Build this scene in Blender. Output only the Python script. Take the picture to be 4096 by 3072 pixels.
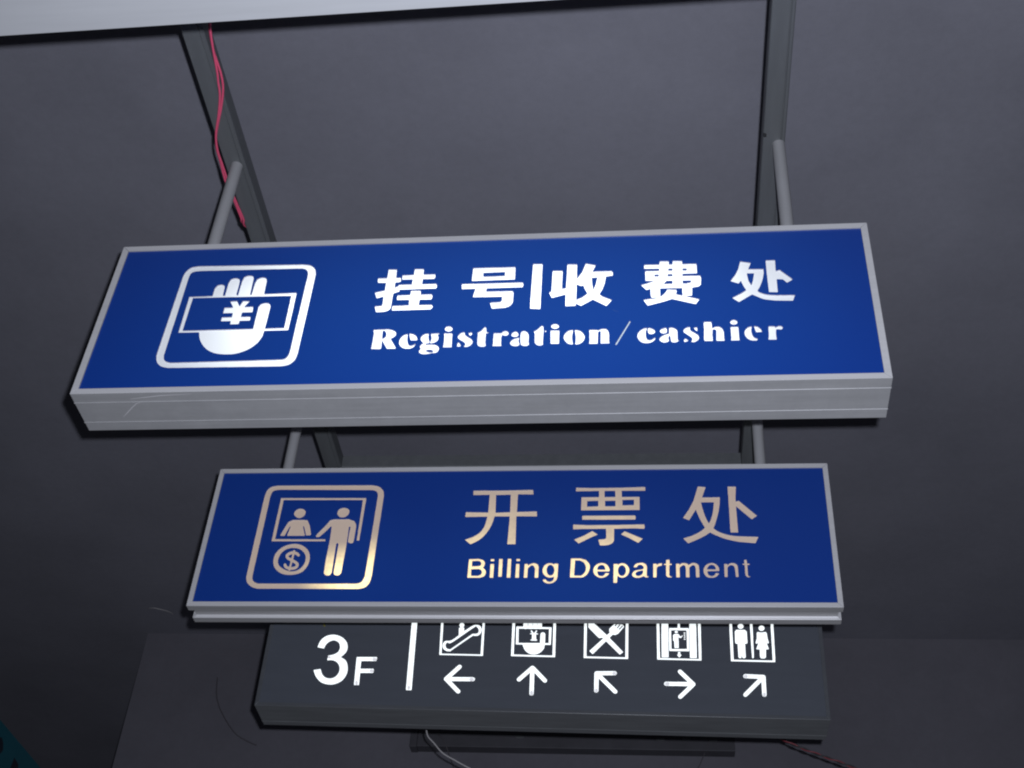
import bpy, bmesh, math, random
from mathutils import Vector, Matrix
from mathutils.geometry import tessellate_polygon

random.seed(7)
for o in list(bpy.data.objects):
    bpy.data.objects.remove(o)
SC = bpy.context.scene
COL = SC.collection
EYE = Vector((0, 0, 1.5))                 # eye height above the floor

# ------------------------------------------------------------------ camera
cam_d = bpy.data.cameras.new('camera')
cam = bpy.data.objects.new('camera', cam_d)
COL.objects.link(cam)
RIGHT = Vector((0.99404587, 0.09113743, 0.05972248))
UP = Vector((0.01322324, -0.64494986, 0.76411048))
FWD = Vector((-0.10815707, 0.75877114, 0.64231488))
cam.matrix_world = Matrix((
    (RIGHT.x, UP.x, -FWD.x, EYE.x),
    (RIGHT.y, UP.y, -FWD.y, EYE.y),
    (RIGHT.z, UP.z, -FWD.z, EYE.z),
    (0, 0, 0, 1)))
cam_d.sensor_width = 36
cam_d.lens = 5322.87 / 4096 * 36
cam_d.clip_start = 0.02
cam_d.clip_end = 60
SC.camera = cam

# ------------------------------------------------------------------ light: a dim hall and the camera's own flash
world = bpy.data.worlds.new('World')
SC.world = world
world.use_nodes = True
bg = world.node_tree.nodes['Background']
bg.inputs[0].default_value = (0.80, 0.84, 1.0, 1)
bg.inputs[1].default_value = 0.021

fl_d = bpy.data.lights.new('flash', 'SPOT')
fl_d.energy = 435
fl_d.color = (0.89, 0.935, 1.05)
fl_d.shadow_soft_size = 0.012
fl_d.spot_size = math.radians(102)
fl_d.spot_blend = 1.0
flash = bpy.data.objects.new('flash', fl_d)
COL.objects.link(flash)
flash.location = EYE + RIGHT * 0.041 + UP * 0.046
flash_aim = FWD + UP * 0.07 + RIGHT * 0.05
flash.rotation_euler = flash_aim.to_track_quat('-Z', 'Y').to_euler()

vs = SC.view_settings
vs.view_transform = 'Standard'
vs.look = 'None'
vs.exposure = 0
vs.gamma = 1
vs.use_curve_mapping = False
SC.cycles.pixel_filter_type = 'BLACKMAN_HARRIS'
SC.cycles.filter_width = 2.1            # a soft compact-camera lens

# ------------------------------------------------------------------ lettering: outlines on the sign faces in tenths of a millimetre
# (sign, name, [[outer contour, inner contours...], ...]); x from the middle of the sign, z from its lower edge
GLYPHS=[
(0,'character',[["-2306 2362 -2315 2375 -2364 2547 -2358 2553 -2246 2558 -2210 2571 -2194 2580 -2192 2695 -2196 2715 -2196 2835 -2201 2859 -2206 2863 -2342 2816 -2354 2818 -2419 2999 -2410 3008 -2210 3063 -2194 3071 -2192 3147 -2196 3167 -2196 3311 -2198 3318 -2206 3321 -2294 3321 -2314 3325 -2384 3327 -2395 3351 -2404 3387 -2408 3467 -2404 3475 -2398 3477 -2198 3477 -2190 3481 -2188 3707 -2192 3727 -2192 3759 -2188 3767 -2166 3769 -2146 3765 -2074 3765 -2054 3761 -1991 3759 -1988 3751 -1984 3615 -1980 3595 -1980 3527 -1975 3483 -1966 3477 -1870 3481 -1861 3475 -1848 3371 -1850 3347 -1886 3327 -1966 3321 -1975 3315 -1976 3163 -1974 3156 -1970 3155 -1886 3203 -1883 3235 -1878 3241 -1572 3243 -1572 3363 -1568 3383 -1570 3406 -1578 3409 -1820 3411 -1828 3443 -1828 3535 -1831 3551 -1822 3557 -1654 3557 -1634 3561 -1563 3563 -1560 3571 -1560 3747 -1554 3757 -1382 3753 -1343 3747 -1336 3703 -1336 3623 -1332 3603 -1332 3571 -1326 3562 -1058 3561 -1050 3558 -1044 3531 -1038 3451 -1063 3407 -1230 3405 -1250 3409 -1322 3409 -1330 3406 -1332 3251 -1330 3245 -1322 3241 -1058 3241 -1038 3245 -999 3243 -993 3235 -968 3163 -976 3103 -983 3083 -1458 3081 -1478 3077 -1838 3077 -1845 3079 -1854 3088 -1842 3027 -1845 3019 -1966 2964 -1974 2958 -1979 2943 -1984 2851 -1988 2831 -1984 2803 -1984 2507 -1989 2475 -2005 2439 -2016 2423 -2038 2402 -2058 2391 -2102 2375 -2150 2366 -2182 2365 -2202 2361"],["-1942 2402 -1948 2411 -1948 2459 -1952 2479 -1952 2543 -1946 2553 -1686 2553 -1666 2557 -1463 2559 -1465 2563 -1470 2564 -1558 2564 -1570 2571 -1572 2683 -1577 2727 -1582 2733 -1614 2737 -1860 2739 -1876 2791 -1876 2847 -1868 2891 -1574 2894 -1568 2903 -1568 3023 -1564 3031 -1558 3033 -1347 3031 -1340 3015 -1328 2915 -1323 2899 -1318 2894 -1282 2897 -1074 2897 -1064 2891 -1043 2823 -1052 2747 -1058 2733 -1066 2729 -1214 2729 -1234 2733 -1328 2731 -1332 2723 -1336 2683 -1336 2607 -1340 2567 -1338 2561 -1330 2557 -1031 2555 -1017 2527 -1000 2479 -1039 2407 -1482 2405 -1502 2401"]]),
(0,'character',[["383 2378 377 2386 326 2554 327 2570 375 2576 475 2576 495 2580 558 2582 588 2626 593 2638 591 2751 579 2756 183 2756 163 2760 -76 2762 -82 2770 -91 2802 -55 3014 -55 3038 -368 3038 -375 3074 -375 3106 -383 3170 -383 3198 -380 3206 -109 3208 -89 3204 979 3204 999 3200 1035 3200 1043 3197 1061 3126 1049 3054 1039 3045 551 3044 531 3040 219 3040 211 3037 205 3002 203 2942 207 2937 507 2936 527 2932 811 2932 818 2930 823 2924 840 2886 845 2862 849 2586 840 2542 828 2510 793 2458 776 2442 751 2425 687 2398 667 2393 507 2384 431 2376"],["-153 3297 -159 3306 -159 3718 -153 3728 391 3728 411 3724 831 3724 840 3718 841 3642 845 3622 845 3494 849 3474 849 3346 853 3326 852 3314 847 3309 711 3308 691 3304 355 3304 335 3300 -5 3300 -25 3296","104 3434 399 3432 419 3436 603 3437 609 3446 608 3562 599 3568 511 3568 491 3564 327 3564 307 3560 147 3560 99 3556 93 3550 93 3510 97 3490 97 3450"]]),
(0,'vertical_bar',[["1459 2325 1267 2347 1260 2349 1257 2357 1257 2477 1253 2497 1253 3797 1255 3804 1263 3807 1319 3807 1339 3803 1451 3803 1469 3797 1477 3781 1477 3397 1481 3377 1481 2997 1485 2977 1485 2597 1489 2577 1489 2333 1483 2324"]]),
(0,'character',[["2982 2369 2726 2552 2686 2580 2678 2582 2418 2394 2410 2394 2402 2399 2298 2472 2292 2467 2292 2411 2286 2402 2262 2397 2066 2394 2060 2403 2054 2768 2046 2769 1990 2752 1750 2673 1738 2675 1672 2839 1680 2851 1719 2887 1724 2899 1724 3539 1730 3558 1738 3560 1750 3557 1826 3557 1846 3553 1918 3553 1950 3549 1955 3543 1956 3031 1960 3011 1960 2963 1966 2955 2046 2975 2053 2979 2056 2987 2056 3183 2060 3203 2060 3751 2066 3761 2274 3753 2283 3747 2288 3707 2288 3435 2292 3415 2294 3276 2303 3283 2414 3495 2481 3751 2486 3766 2490 3769 2502 3768 2602 3740 2714 3708 2720 3703 2721 3695 2706 3651 2654 3507 2658 3498 3082 3497 3094 3492 3118 3459 3123 3447 3122 3347 3114 3342 2970 3317 2964 3311 2938 3091 2890 2907 2824 2751 2832 2739 2906 2667 3086 2568 3108 2551 3102 2535 2994 2371 2990 2368","2297 2591 2306 2591 2435 2663 2506 2734 2547 2779 2551 2787 2493 2923 2454 3045 2446 3046 2410 3031 2402 3031 2298 3085 2293 3083 2292 3075 2292 3011 2296 2991","2681 2911 2686 2911 2694 2931 2739 3087 2766 3287 2762 3297 2666 3289 2642 3285 2636 3279 2652 3079 2676 2923"]]),
(0,'character',[["3921 2346 3908 2362 3836 2498 3824 2522 3826 2530 4097 2577 4123 2586 4132 2594 4081 2596 4061 2592 4013 2592 4005 2595 3999 2610 3987 2690 3985 2870 3977 2871 3901 2843 3889 2845 3770 3002 3773 3008 3801 3019 3913 3057 4048 3122 4048 3126 4033 3132 3949 3132 3929 3136 3881 3136 3873 3140 3871 3326 3867 3346 3868 3458 3877 3464 3921 3464 3941 3460 4177 3460 4186 3466 4191 3514 4185 3523 4161 3528 4041 3528 4021 3532 3901 3532 3849 3537 3843 3546 3845 3665 3853 3668 4005 3668 4025 3664 4193 3665 4199 3674 4199 3726 4205 3771 4289 3772 4309 3768 4381 3768 4407 3762 4411 3754 4411 3726 4407 3706 4409 3664 4417 3660 4489 3660 4497 3664 4499 3670 4500 3766 4509 3772 4541 3772 4561 3768 4633 3768 4653 3764 4715 3762 4715 3670 4721 3661 4753 3656 4905 3660 4925 3656 5035 3654 5043 3626 5043 3458 5047 3438 5045 3340 5037 3336 4721 3336 4714 3334 4711 3326 4711 3278 4713 3272 4721 3268 4941 3268 4961 3264 5105 3264 5113 3262 5118 3254 5131 3194 5131 3118 5123 3034 5123 2978 5118 2962 5073 2910 4937 2879 4921 2870 4919 2734 4915 2714 4913 2628 4905 2624 4853 2624 4833 2620 4778 2618 4779 2614 4809 2601 5057 2511 5072 2502 5072 2494 5066 2482 4993 2355 4981 2353 4933 2369 4465 2535 4289 2461 3969 2357 3929 2345","4200 2622 4205 2619 4217 2625 4293 2709 4333 2774 4360 2838 4365 2846 4373 2848 4521 2832 4549 2832 4564 2826 4571 2802 4571 2774 4556 2690 4558 2682 4669 2645 4703 2638 4707 2646 4707 2690 4703 2710 4702 2870 4693 2876 4545 2876 4525 2880 4205 2879 4199 2870","4802 3022 4809 3021 4825 3035 4897 3050 4903 3058 4907 3098 4905 3109 4897 3112 4753 3112 4733 3116 4714 3114 4711 3106 4713 3028 4721 3024","4286 3026 4481 3025 4487 3034 4486 3114 4477 3120 4349 3119 4296 3050 4286 3034","4427 3274 4487 3274 4491 3282 4489 3333 4481 3336 4389 3336 4381 3333 4375 3318 4373 3280 4381 3276","4078 3282 4169 3279 4175 3286 4178 3330 4169 3336 4081 3335 4075 3326 4075 3290","4767 3450 4809 3448 4817 3452 4817 3506 4717 3508 4717 3456 4725 3452","4394 3458 4493 3458 4493 3513 4485 3516 4457 3516 4437 3520 4398 3518 4391 3478"]]),
(0,'character',[["7057 2380 7045 2383 6989 2383 6969 2387 6909 2387 6889 2391 6833 2391 6813 2395 6761 2395 6545 2436 6497 2452 6441 2480 6253 2605 6241 2602 5958 2389 5945 2382 5867 2453 5809 2511 5806 2517 5813 2526 6014 2657 6111 2741 6125 2757 6072 2881 6025 3047 6017 3044 5973 2976 5961 2968 5795 3049 5788 3057 5902 3245 5982 3441 6037 3682 6057 3681 6237 3637 6269 3629 6273 3625 6266 3597 6208 3433 6210 3425 6309 3423 6329 3419 6457 3419 6477 3415 6541 3415 6550 3409 6547 3381 6547 3289 6514 3101 6478 2973 6430 2837 6402 2777 6378 2737 6380 2717 6389 2700 6433 2660 6513 2616 6581 2592 6641 2579 6809 2563 6893 2563 6913 2559 7101 2559 7121 2555 7185 2553 7187 2545 7133 2382 7125 2379","6248 2917 6253 2918 6258 2929 6298 3077 6330 3273 6325 3278 6297 3283 6221 3283 6201 3287 6177 3287 6169 3281 6171 3249 6191 3061 6236 2941"],["6801 2656 6637 2667 6630 2669 6627 2677 6627 2765 6623 2785 6623 2953 6619 2973 6619 3201 6615 3221 6615 3685 6617 3691 6625 3695 6817 3695 6825 3691 6827 3637 6823 3617 6823 3501 6819 3481 6820 3345 6829 3341 6901 3369 6913 3366 7143 3097 7175 3053 7170 3045 7102 2993 7053 2956 7045 2954 7033 2964 6961 3061 6857 3071 6829 3071 6821 3067 6819 2665 6813 2655"]]),
(0,'letter',[["-2131 1198 -2187 1201 -2207 1205 -2259 1205 -2271 1209 -2276 1215 -2277 1251 -2273 1271 -2273 1399 -2269 1419 -2273 1715 -2296 1791 -2295 1797 -2287 1801 -2211 1801 -2191 1805 -2043 1805 -2023 1809 -1967 1809 -1863 1783 -1795 1741 -1782 1727 -1762 1683 -1757 1639 -1762 1611 -1774 1587 -1801 1555 -1855 1513 -1860 1499 -1848 1471 -1722 1247 -1717 1235 -1714 1203 -1723 1197 -1911 1203 -2046 1451 -2055 1458 -2057 1403 -2053 1383 -2053 1331 -2049 1311 -2046 1227 -2060 1203 -2067 1197","-2063 1519 -2055 1518 -2035 1526 -2003 1550 -1991 1569 -1982 1595 -1977 1631 -1981 1675 -1994 1711 -2019 1753 -2031 1762 -2043 1765 -2075 1756 -2081 1747 -2073 1659 -2073 1623 -2069 1603 -2069 1563"]]),
(0,'letter',[["-1482 1191 -1514 1199 -1542 1211 -1570 1230 -1598 1258 -1623 1292 -1639 1324 -1656 1380 -1656 1456 -1651 1484 -1639 1520 -1615 1564 -1592 1592 -1566 1613 -1526 1633 -1494 1641 -1486 1636 -1484 1628 -1488 1568 -1484 1548 -1483 1496 -1475 1440 -1467 1396 -1451 1344 -1431 1308 -1402 1285 -1374 1279 -1346 1287 -1314 1303 -1278 1334 -1270 1333 -1269 1328 -1277 1300 -1293 1264 -1318 1230 -1346 1207 -1362 1199 -1394 1190"],["-1338 1443 -1390 1446 -1398 1450 -1427 1552 -1447 1648 -1446 1654 -1426 1654 -1386 1645 -1350 1629 -1318 1606 -1296 1584 -1281 1560 -1261 1512 -1249 1468 -1254 1448 -1266 1442"]]),
(0,'letter',[["-1068 1012 -1108 1024 -1137 1041 -1157 1061 -1173 1093 -1173 1121 -1153 1161 -1138 1181 -1143 1197 -1165 1237 -1165 1269 -1140 1310 -1102 1349 -1099 1357 -1140 1404 -1161 1441 -1173 1477 -1174 1513 -1169 1537 -1157 1565 -1145 1581 -1116 1611 -1100 1622 -1068 1634 -1048 1639 -1020 1639 -1008 1635 -1002 1625 -1006 1553 -993 1469 -957 1365 -964 1352 -976 1344 -996 1339 -1039 1337 -1045 1325 -1044 1313 -1036 1306 -1024 1303 -896 1303 -860 1299 -820 1290 -788 1274 -762 1253 -735 1213 -726 1189 -726 1141 -735 1105 -746 1081 -768 1055 -788 1044 -860 1039 -1000 1011","-926 1069 -876 1067 -859 1073 -851 1085 -850 1097 -859 1117 -868 1126 -884 1134 -928 1143 -972 1143 -1000 1134 -1016 1121 -1014 1109 -1000 1096 -968 1080"],["-936 1341 -945 1349 -950 1365 -927 1449 -922 1493 -934 1565 -950 1625 -948 1633 -884 1639 -765 1641 -762 1633 -761 1613 -764 1609 -789 1601 -797 1593 -770 1521 -770 1453 -779 1425 -796 1400 -812 1383 -844 1361 -888 1344 -916 1339"]]),
(0,'letter',[["-567 1204 -579 1206 -631 1206 -639 1210 -641 1216 -633 1268 -633 1460 -637 1480 -638 1548 -653 1628 -650 1636 -643 1638 -615 1638 -595 1634 -491 1634 -467 1627 -462 1600 -457 1440 -453 1420 -453 1352 -449 1332 -449 1264 -442 1208 -451 1202"],["-555 1688 -587 1696 -619 1715 -636 1736 -649 1768 -648 1796 -635 1822 -611 1843 -571 1854 -543 1849 -523 1841 -506 1828 -490 1812 -474 1776 -475 1740 -491 1711 -523 1692"]]),
(0,'tip',[["-533 1782 -533 1771 -536 1762 -540 1753 -547 1747 -554 1743 -563 1742 -572 1744 -580 1748 -588 1755 -594 1764 -598 1774 -600 1784 -600 1795 -598 1804 -593 1813 -587 1819 -579 1823 -571 1824 -562 1822 -553 1818 -546 1811 -540 1802 -535 1792"]]),
(0,'letter',[["-146 1202 -162 1209 -168 1222 -166 1230 -140 1274 -140 1294 -149 1318 -162 1336 -194 1368 -259 1414 -296 1446 -315 1470 -331 1506 -331 1534 -327 1550 -290 1611 -266 1635 -218 1656 -194 1655 -185 1646 -179 1590 -158 1556 -118 1521 -34 1456 -10 1427 11 1390 20 1350 16 1318 7 1290 -9 1262 -30 1237 -66 1213 -98 1202"],["-314 1217 -319 1222 -323 1250 -323 1310 -307 1346 -298 1353 -269 1310 -235 1242 -258 1218"],["-54 1545 -71 1566 -99 1622 -86 1631 -30 1648 -24 1642 -13 1610 -13 1590 -34 1547"]]),
(0,'letter',[["223 1196 187 1208 163 1224 150 1240 131 1284 129 1332 125 1352 125 1412 121 1432 121 1596 120 1604 105 1624 122 1640 183 1682 234 1768 263 1799 267 1800 287 1786 293 1776 307 1649 315 1644 358 1636 361 1620 359 1612 351 1608 303 1602 297 1592 301 1548 301 1444 305 1424 305 1324 325 1232 324 1224 303 1203 287 1196"]]),
(0,'letter',[["553 1205 541 1208 485 1208 477 1211 475 1218 483 1306 483 1366 479 1386 480 1602 485 1605 645 1600 653 1605 689 1650 733 1663 753 1663 765 1659 783 1650 799 1634 814 1602 815 1574 801 1541 785 1525 757 1516 725 1521 673 1541 667 1534 656 1462 655 1422 659 1402 664 1262 677 1210 669 1204"]]),
(0,'letter',[["973 1190 941 1198 909 1214 884 1239 872 1263 867 1283 867 1315 876 1343 899 1379 957 1420 1033 1444 1065 1449 1066 1435 1048 1355 1074 1271 1079 1247 1073 1227 1057 1205 1037 1194 1013 1189"],["1185 1190 1137 1207 1123 1219 1116 1231 1103 1275 1091 1367 1091 1403 1087 1423 1087 1495 1083 1511 1087 1531 1087 1579 1100 1623 1117 1640 1137 1649 1169 1649 1185 1644 1201 1636 1233 1609 1257 1567 1270 1507 1271 1467 1275 1447 1275 1315 1280 1283 1293 1247 1292 1239 1282 1219 1253 1194 1237 1189"],["941 1474 913 1486 892 1503 879 1527 880 1559 896 1595 925 1624 957 1637 973 1637 993 1631 1009 1619 1033 1575 1039 1551 1037 1515 1026 1495 1005 1478 985 1473"]]),
(0,'letter',[["1526 1193 1494 1201 1474 1212 1449 1237 1417 1289 1416 1337 1412 1357 1412 1465 1408 1485 1407 1557 1380 1621 1389 1633 1452 1677 1536 1785 1550 1796 1582 1782 1588 1749 1588 1717 1596 1645 1596 1277 1604 1225 1598 1213 1562 1197 1546 1192"],["1630 1605 1624 1613 1625 1645 1634 1648 1656 1645 1660 1637 1658 1607 1650 1603"]]),
(0,'letter',[["1832 1236 1780 1239 1774 1248 1770 1284 1770 1356 1766 1376 1766 1452 1762 1472 1762 1544 1758 1564 1758 1640 1760 1645 1768 1647 1872 1646 1892 1642 1944 1642 1950 1632 1954 1352 1958 1332 1957 1240 1948 1234"],["1848 1696 1816 1704 1792 1719 1775 1736 1763 1768 1763 1788 1774 1812 1792 1829 1824 1842 1868 1842 1893 1832 1926 1804 1938 1776 1937 1748 1920 1719 1904 1708 1884 1700 1864 1695"]]),
(0,'tip',[["1882 1783 1881 1773 1878 1764 1874 1757 1867 1751 1860 1748 1852 1747 1844 1748 1836 1752 1829 1758 1824 1766 1821 1775 1819 1785 1820 1795 1823 1804 1827 1811 1833 1817 1841 1820 1849 1821 1857 1820 1865 1816 1871 1810 1877 1802 1880 1793"]]),
(0,'letter',[["2257 1203 2193 1215 2157 1235 2131 1260 2088 1324 2064 1388 2059 1412 2059 1472 2068 1504 2088 1544 2123 1592 2156 1620 2173 1629 2201 1638 2249 1645 2257 1643 2259 1636 2243 1508 2239 1420 2247 1332 2267 1212 2265 1206"],["2325 1203 2320 1208 2319 1220 2327 1296 2327 1440 2311 1560 2296 1636 2299 1644 2305 1646 2389 1625 2413 1613 2433 1598 2455 1576 2486 1532 2510 1484 2523 1436 2523 1396 2514 1348 2498 1304 2475 1268 2442 1236 2401 1211 2357 1202"]]),
(0,'letter',[["2692 1209 2632 1211 2625 1213 2622 1221 2634 1289 2634 1381 2630 1401 2630 1541 2618 1613 2620 1632 2628 1635 2708 1635 2728 1631 2788 1631 2812 1617 2896 1655 2972 1655 2992 1650 3004 1642 3025 1617 3041 1585 3053 1541 3062 1469 3062 1289 3076 1215 3068 1211 2888 1211 2880 1215 2878 1573 2872 1584 2852 1590 2840 1583 2818 1561 2814 1553 2813 1213 2804 1207"]]),
(0,'slash',[["3217 1158 3200 1175 3208 1199 3500 1851 3513 1877 3521 1876 3537 1859 3530 1835 3242 1183 3229 1157"]]),
(0,'letter',[["3858 1191 3814 1203 3778 1223 3752 1248 3729 1280 3701 1336 3689 1380 3688 1448 3693 1476 3709 1520 3748 1576 3777 1604 3826 1637 3862 1649 3886 1650 3898 1645 3900 1636 3872 1556 3868 1512 3868 1436 3877 1368 3893 1320 3906 1302 3922 1291 3942 1282 3966 1282 4002 1295 4046 1334 4066 1347 4078 1348 4083 1340 4071 1296 4051 1264 4020 1232 4002 1219 3978 1207 3922 1190"],["3970 1459 3940 1476 3924 1508 3916 1580 3916 1624 3922 1644 3934 1651 3954 1649 3986 1637 4035 1608 4059 1584 4070 1566 4076 1548 4076 1524 4071 1508 4050 1478 4022 1463 4006 1459"]]),
(0,'letter',[["4468 1194 4439 1207 4424 1231 4406 1395 4400 1404 4392 1401 4372 1379 4363 1335 4363 1311 4377 1263 4377 1251 4366 1231 4344 1214 4328 1206 4296 1197 4264 1197 4248 1202 4224 1214 4204 1229 4183 1251 4171 1279 4172 1323 4192 1360 4220 1388 4276 1427 4300 1440 4385 1467 4386 1631 4390 1639 4408 1644 4456 1643 4512 1615 4548 1580 4558 1551 4562 1515 4563 1287 4571 1267 4576 1262 4594 1259 4595 1251 4573 1223 4532 1198 4512 1193"],["4248 1470 4216 1482 4199 1499 4180 1539 4184 1567 4196 1588 4224 1611 4284 1635 4312 1639 4325 1631 4334 1595 4334 1519 4329 1499 4324 1491 4304 1478 4264 1469"]]),
(0,'letter',[["4884 1190 4864 1202 4856 1215 4886 1267 4886 1295 4877 1315 4854 1347 4718 1479 4705 1499 4699 1519 4699 1555 4704 1568 4724 1597 4743 1615 4764 1628 4792 1640 4816 1645 4836 1645 4844 1639 4846 1627 4839 1603 4839 1583 4846 1555 4855 1539 4872 1522 4960 1453 5004 1409 5021 1379 5030 1347 5029 1299 5017 1267 4992 1233 4936 1194 4916 1189"],["4716 1198 4707 1207 4699 1259 4720 1296 4732 1300 4764 1287 4793 1243 4796 1233 4792 1227"],["4992 1518 4956 1551 4925 1615 4927 1623 4988 1637 4996 1634 4998 1551 5002 1527 5000 1519"]]),
(0,'letter',[["5286 1211 5274 1213 5162 1214 5151 1219 5145 1231 5140 1263 5140 1351 5144 1371 5148 1519 5152 1539 5152 1591 5148 1611 5148 1779 5154 1789 5182 1793 5309 1791 5312 1783 5316 1743 5320 1699 5320 1635 5326 1603 5334 1602 5378 1628 5398 1636 5442 1641 5474 1636 5502 1621 5522 1604 5539 1583 5555 1551 5567 1507 5572 1463 5572 1291 5580 1235 5578 1213 5570 1209 5466 1209 5405 1215 5404 1287 5408 1307 5416 1511 5414 1520 5391 1555 5382 1560 5334 1553 5329 1547 5324 1443 5320 1423 5320 1363 5324 1343 5324 1243 5328 1219 5322 1210"]]),
(0,'letter',[["5727 1211 5722 1216 5721 1228 5733 1316 5729 1336 5729 1548 5725 1568 5726 1616 5735 1622 5887 1621 5893 1612 5897 1284 5905 1236 5904 1216 5895 1210"],["5791 1687 5767 1695 5742 1712 5726 1740 5725 1776 5735 1797 5759 1821 5787 1833 5815 1834 5843 1824 5864 1808 5880 1780 5881 1748 5872 1724 5847 1699 5811 1686"]]),
(0,'tip',[["5842 1761 5840 1750 5836 1740 5830 1731 5822 1724 5813 1720 5803 1719 5794 1721 5785 1726 5778 1733 5773 1742 5770 1752 5769 1764 5771 1775 5775 1785 5781 1794 5789 1801 5798 1805 5808 1806 5817 1804 5826 1799 5833 1792 5838 1783 5841 1772"]]),
(0,'letter',[["6180 1195 6152 1203 6107 1227 6078 1255 6059 1283 6039 1323 6026 1367 6022 1395 6022 1463 6027 1487 6043 1523 6068 1561 6092 1585 6120 1604 6184 1621 6188 1615 6170 1547 6166 1491 6174 1415 6187 1355 6211 1303 6228 1282 6248 1267 6288 1253 6292 1243 6281 1203 6276 1198 6260 1193"],["6276 1442 6267 1451 6234 1615 6235 1623 6240 1625 6276 1620 6300 1612 6336 1589 6377 1531 6397 1471 6399 1455 6396 1450 6372 1445"]]),
(0,'tip',[["6345 1535 6344 1523 6340 1512 6334 1503 6328 1496 6320 1492 6312 1491 6304 1493 6297 1497 6291 1505 6287 1514 6285 1525 6284 1537 6286 1548 6290 1559 6295 1568 6302 1575 6309 1579 6317 1581 6325 1579 6332 1574 6338 1567 6343 1557 6345 1546"]]),
(0,'letter',[["6575 1208 6527 1212 6521 1221 6537 1313 6537 1353 6541 1373 6541 1529 6545 1549 6547 1607 6555 1611 6639 1611 6675 1606 6683 1602 6693 1581 6699 1577 6763 1614 6787 1614 6828 1605 6844 1589 6849 1573 6848 1541 6831 1515 6811 1507 6791 1507 6751 1515 6727 1514 6714 1509 6699 1493 6697 1437 6693 1417 6693 1297 6697 1277 6695 1210 6687 1207"]]),
(0,'pictogram_border',[["-4702 742 -4714 745 -5098 745 -5118 749 -5506 749 -5526 753 -5910 753 -5930 757 -6314 757 -6334 761 -6718 761 -6738 765 -6902 765 -7014 790 -7082 818 -7122 849 -7170 897 -7202 938 -7234 999 -7250 1047 -7276 1159 -7276 1447 -7272 1467 -7272 1739 -7268 1759 -7268 2031 -7264 2051 -7264 2323 -7260 2343 -7260 2619 -7256 2639 -7256 2911 -7252 2931 -7252 3203 -7248 3223 -7244 3723 -7231 3815 -7222 3855 -7206 3899 -7158 3983 -7111 4031 -7070 4052 -7042 4060 -6926 4081 -6566 4077 -6546 4073 -6362 4073 -6342 4069 -6158 4069 -6138 4065 -5954 4065 -5934 4061 -5750 4061 -5730 4057 -5546 4057 -5526 4053 -5346 4053 -5326 4049 -5142 4049 -5122 4045 -4938 4045 -4918 4041 -4734 4041 -4714 4037 -4530 4037 -4510 4033 -4334 4033 -4218 4017 -4162 4004 -4130 3992 -4090 3968 -4066 3949 -4022 3900 -4000 3867 -3977 3811 -3948 3675 -3952 1115 -3968 975 -3988 911 -4024 855 -4058 817 -4084 795 -4106 782 -4142 766 -4194 753 -4282 741","-6888 923 -6682 921 -6662 925 -6230 925 -6210 929 -5778 929 -5758 933 -4874 937 -4854 941 -4422 941 -4402 945 -4314 945 -4278 949 -4234 962 -4206 985 -4181 1023 -4165 1063 -4148 1151 -4148 1211 -4144 1231 -4144 2343 -4140 2363 -4140 3471 -4136 3491 -4136 3595 -4140 3615 -4140 3691 -4149 3751 -4173 3807 -4212 3851 -4246 3872 -4318 3893 -4406 3893 -4426 3897 -4934 3897 -4954 3901 -5990 3905 -6010 3909 -6518 3909 -6538 3913 -6854 3913 -6874 3909 -6906 3909 -6962 3901 -7006 3888 -7034 3872 -7046 3861 -7066 3831 -7074 3807 -7083 3751 -7084 3711 -7088 3691 -7092 2091 -7096 2071 -7096 1191 -7100 1167 -7078 1063 -7067 1035 -7051 1011 -7018 977 -6982 954"]]),
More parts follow.
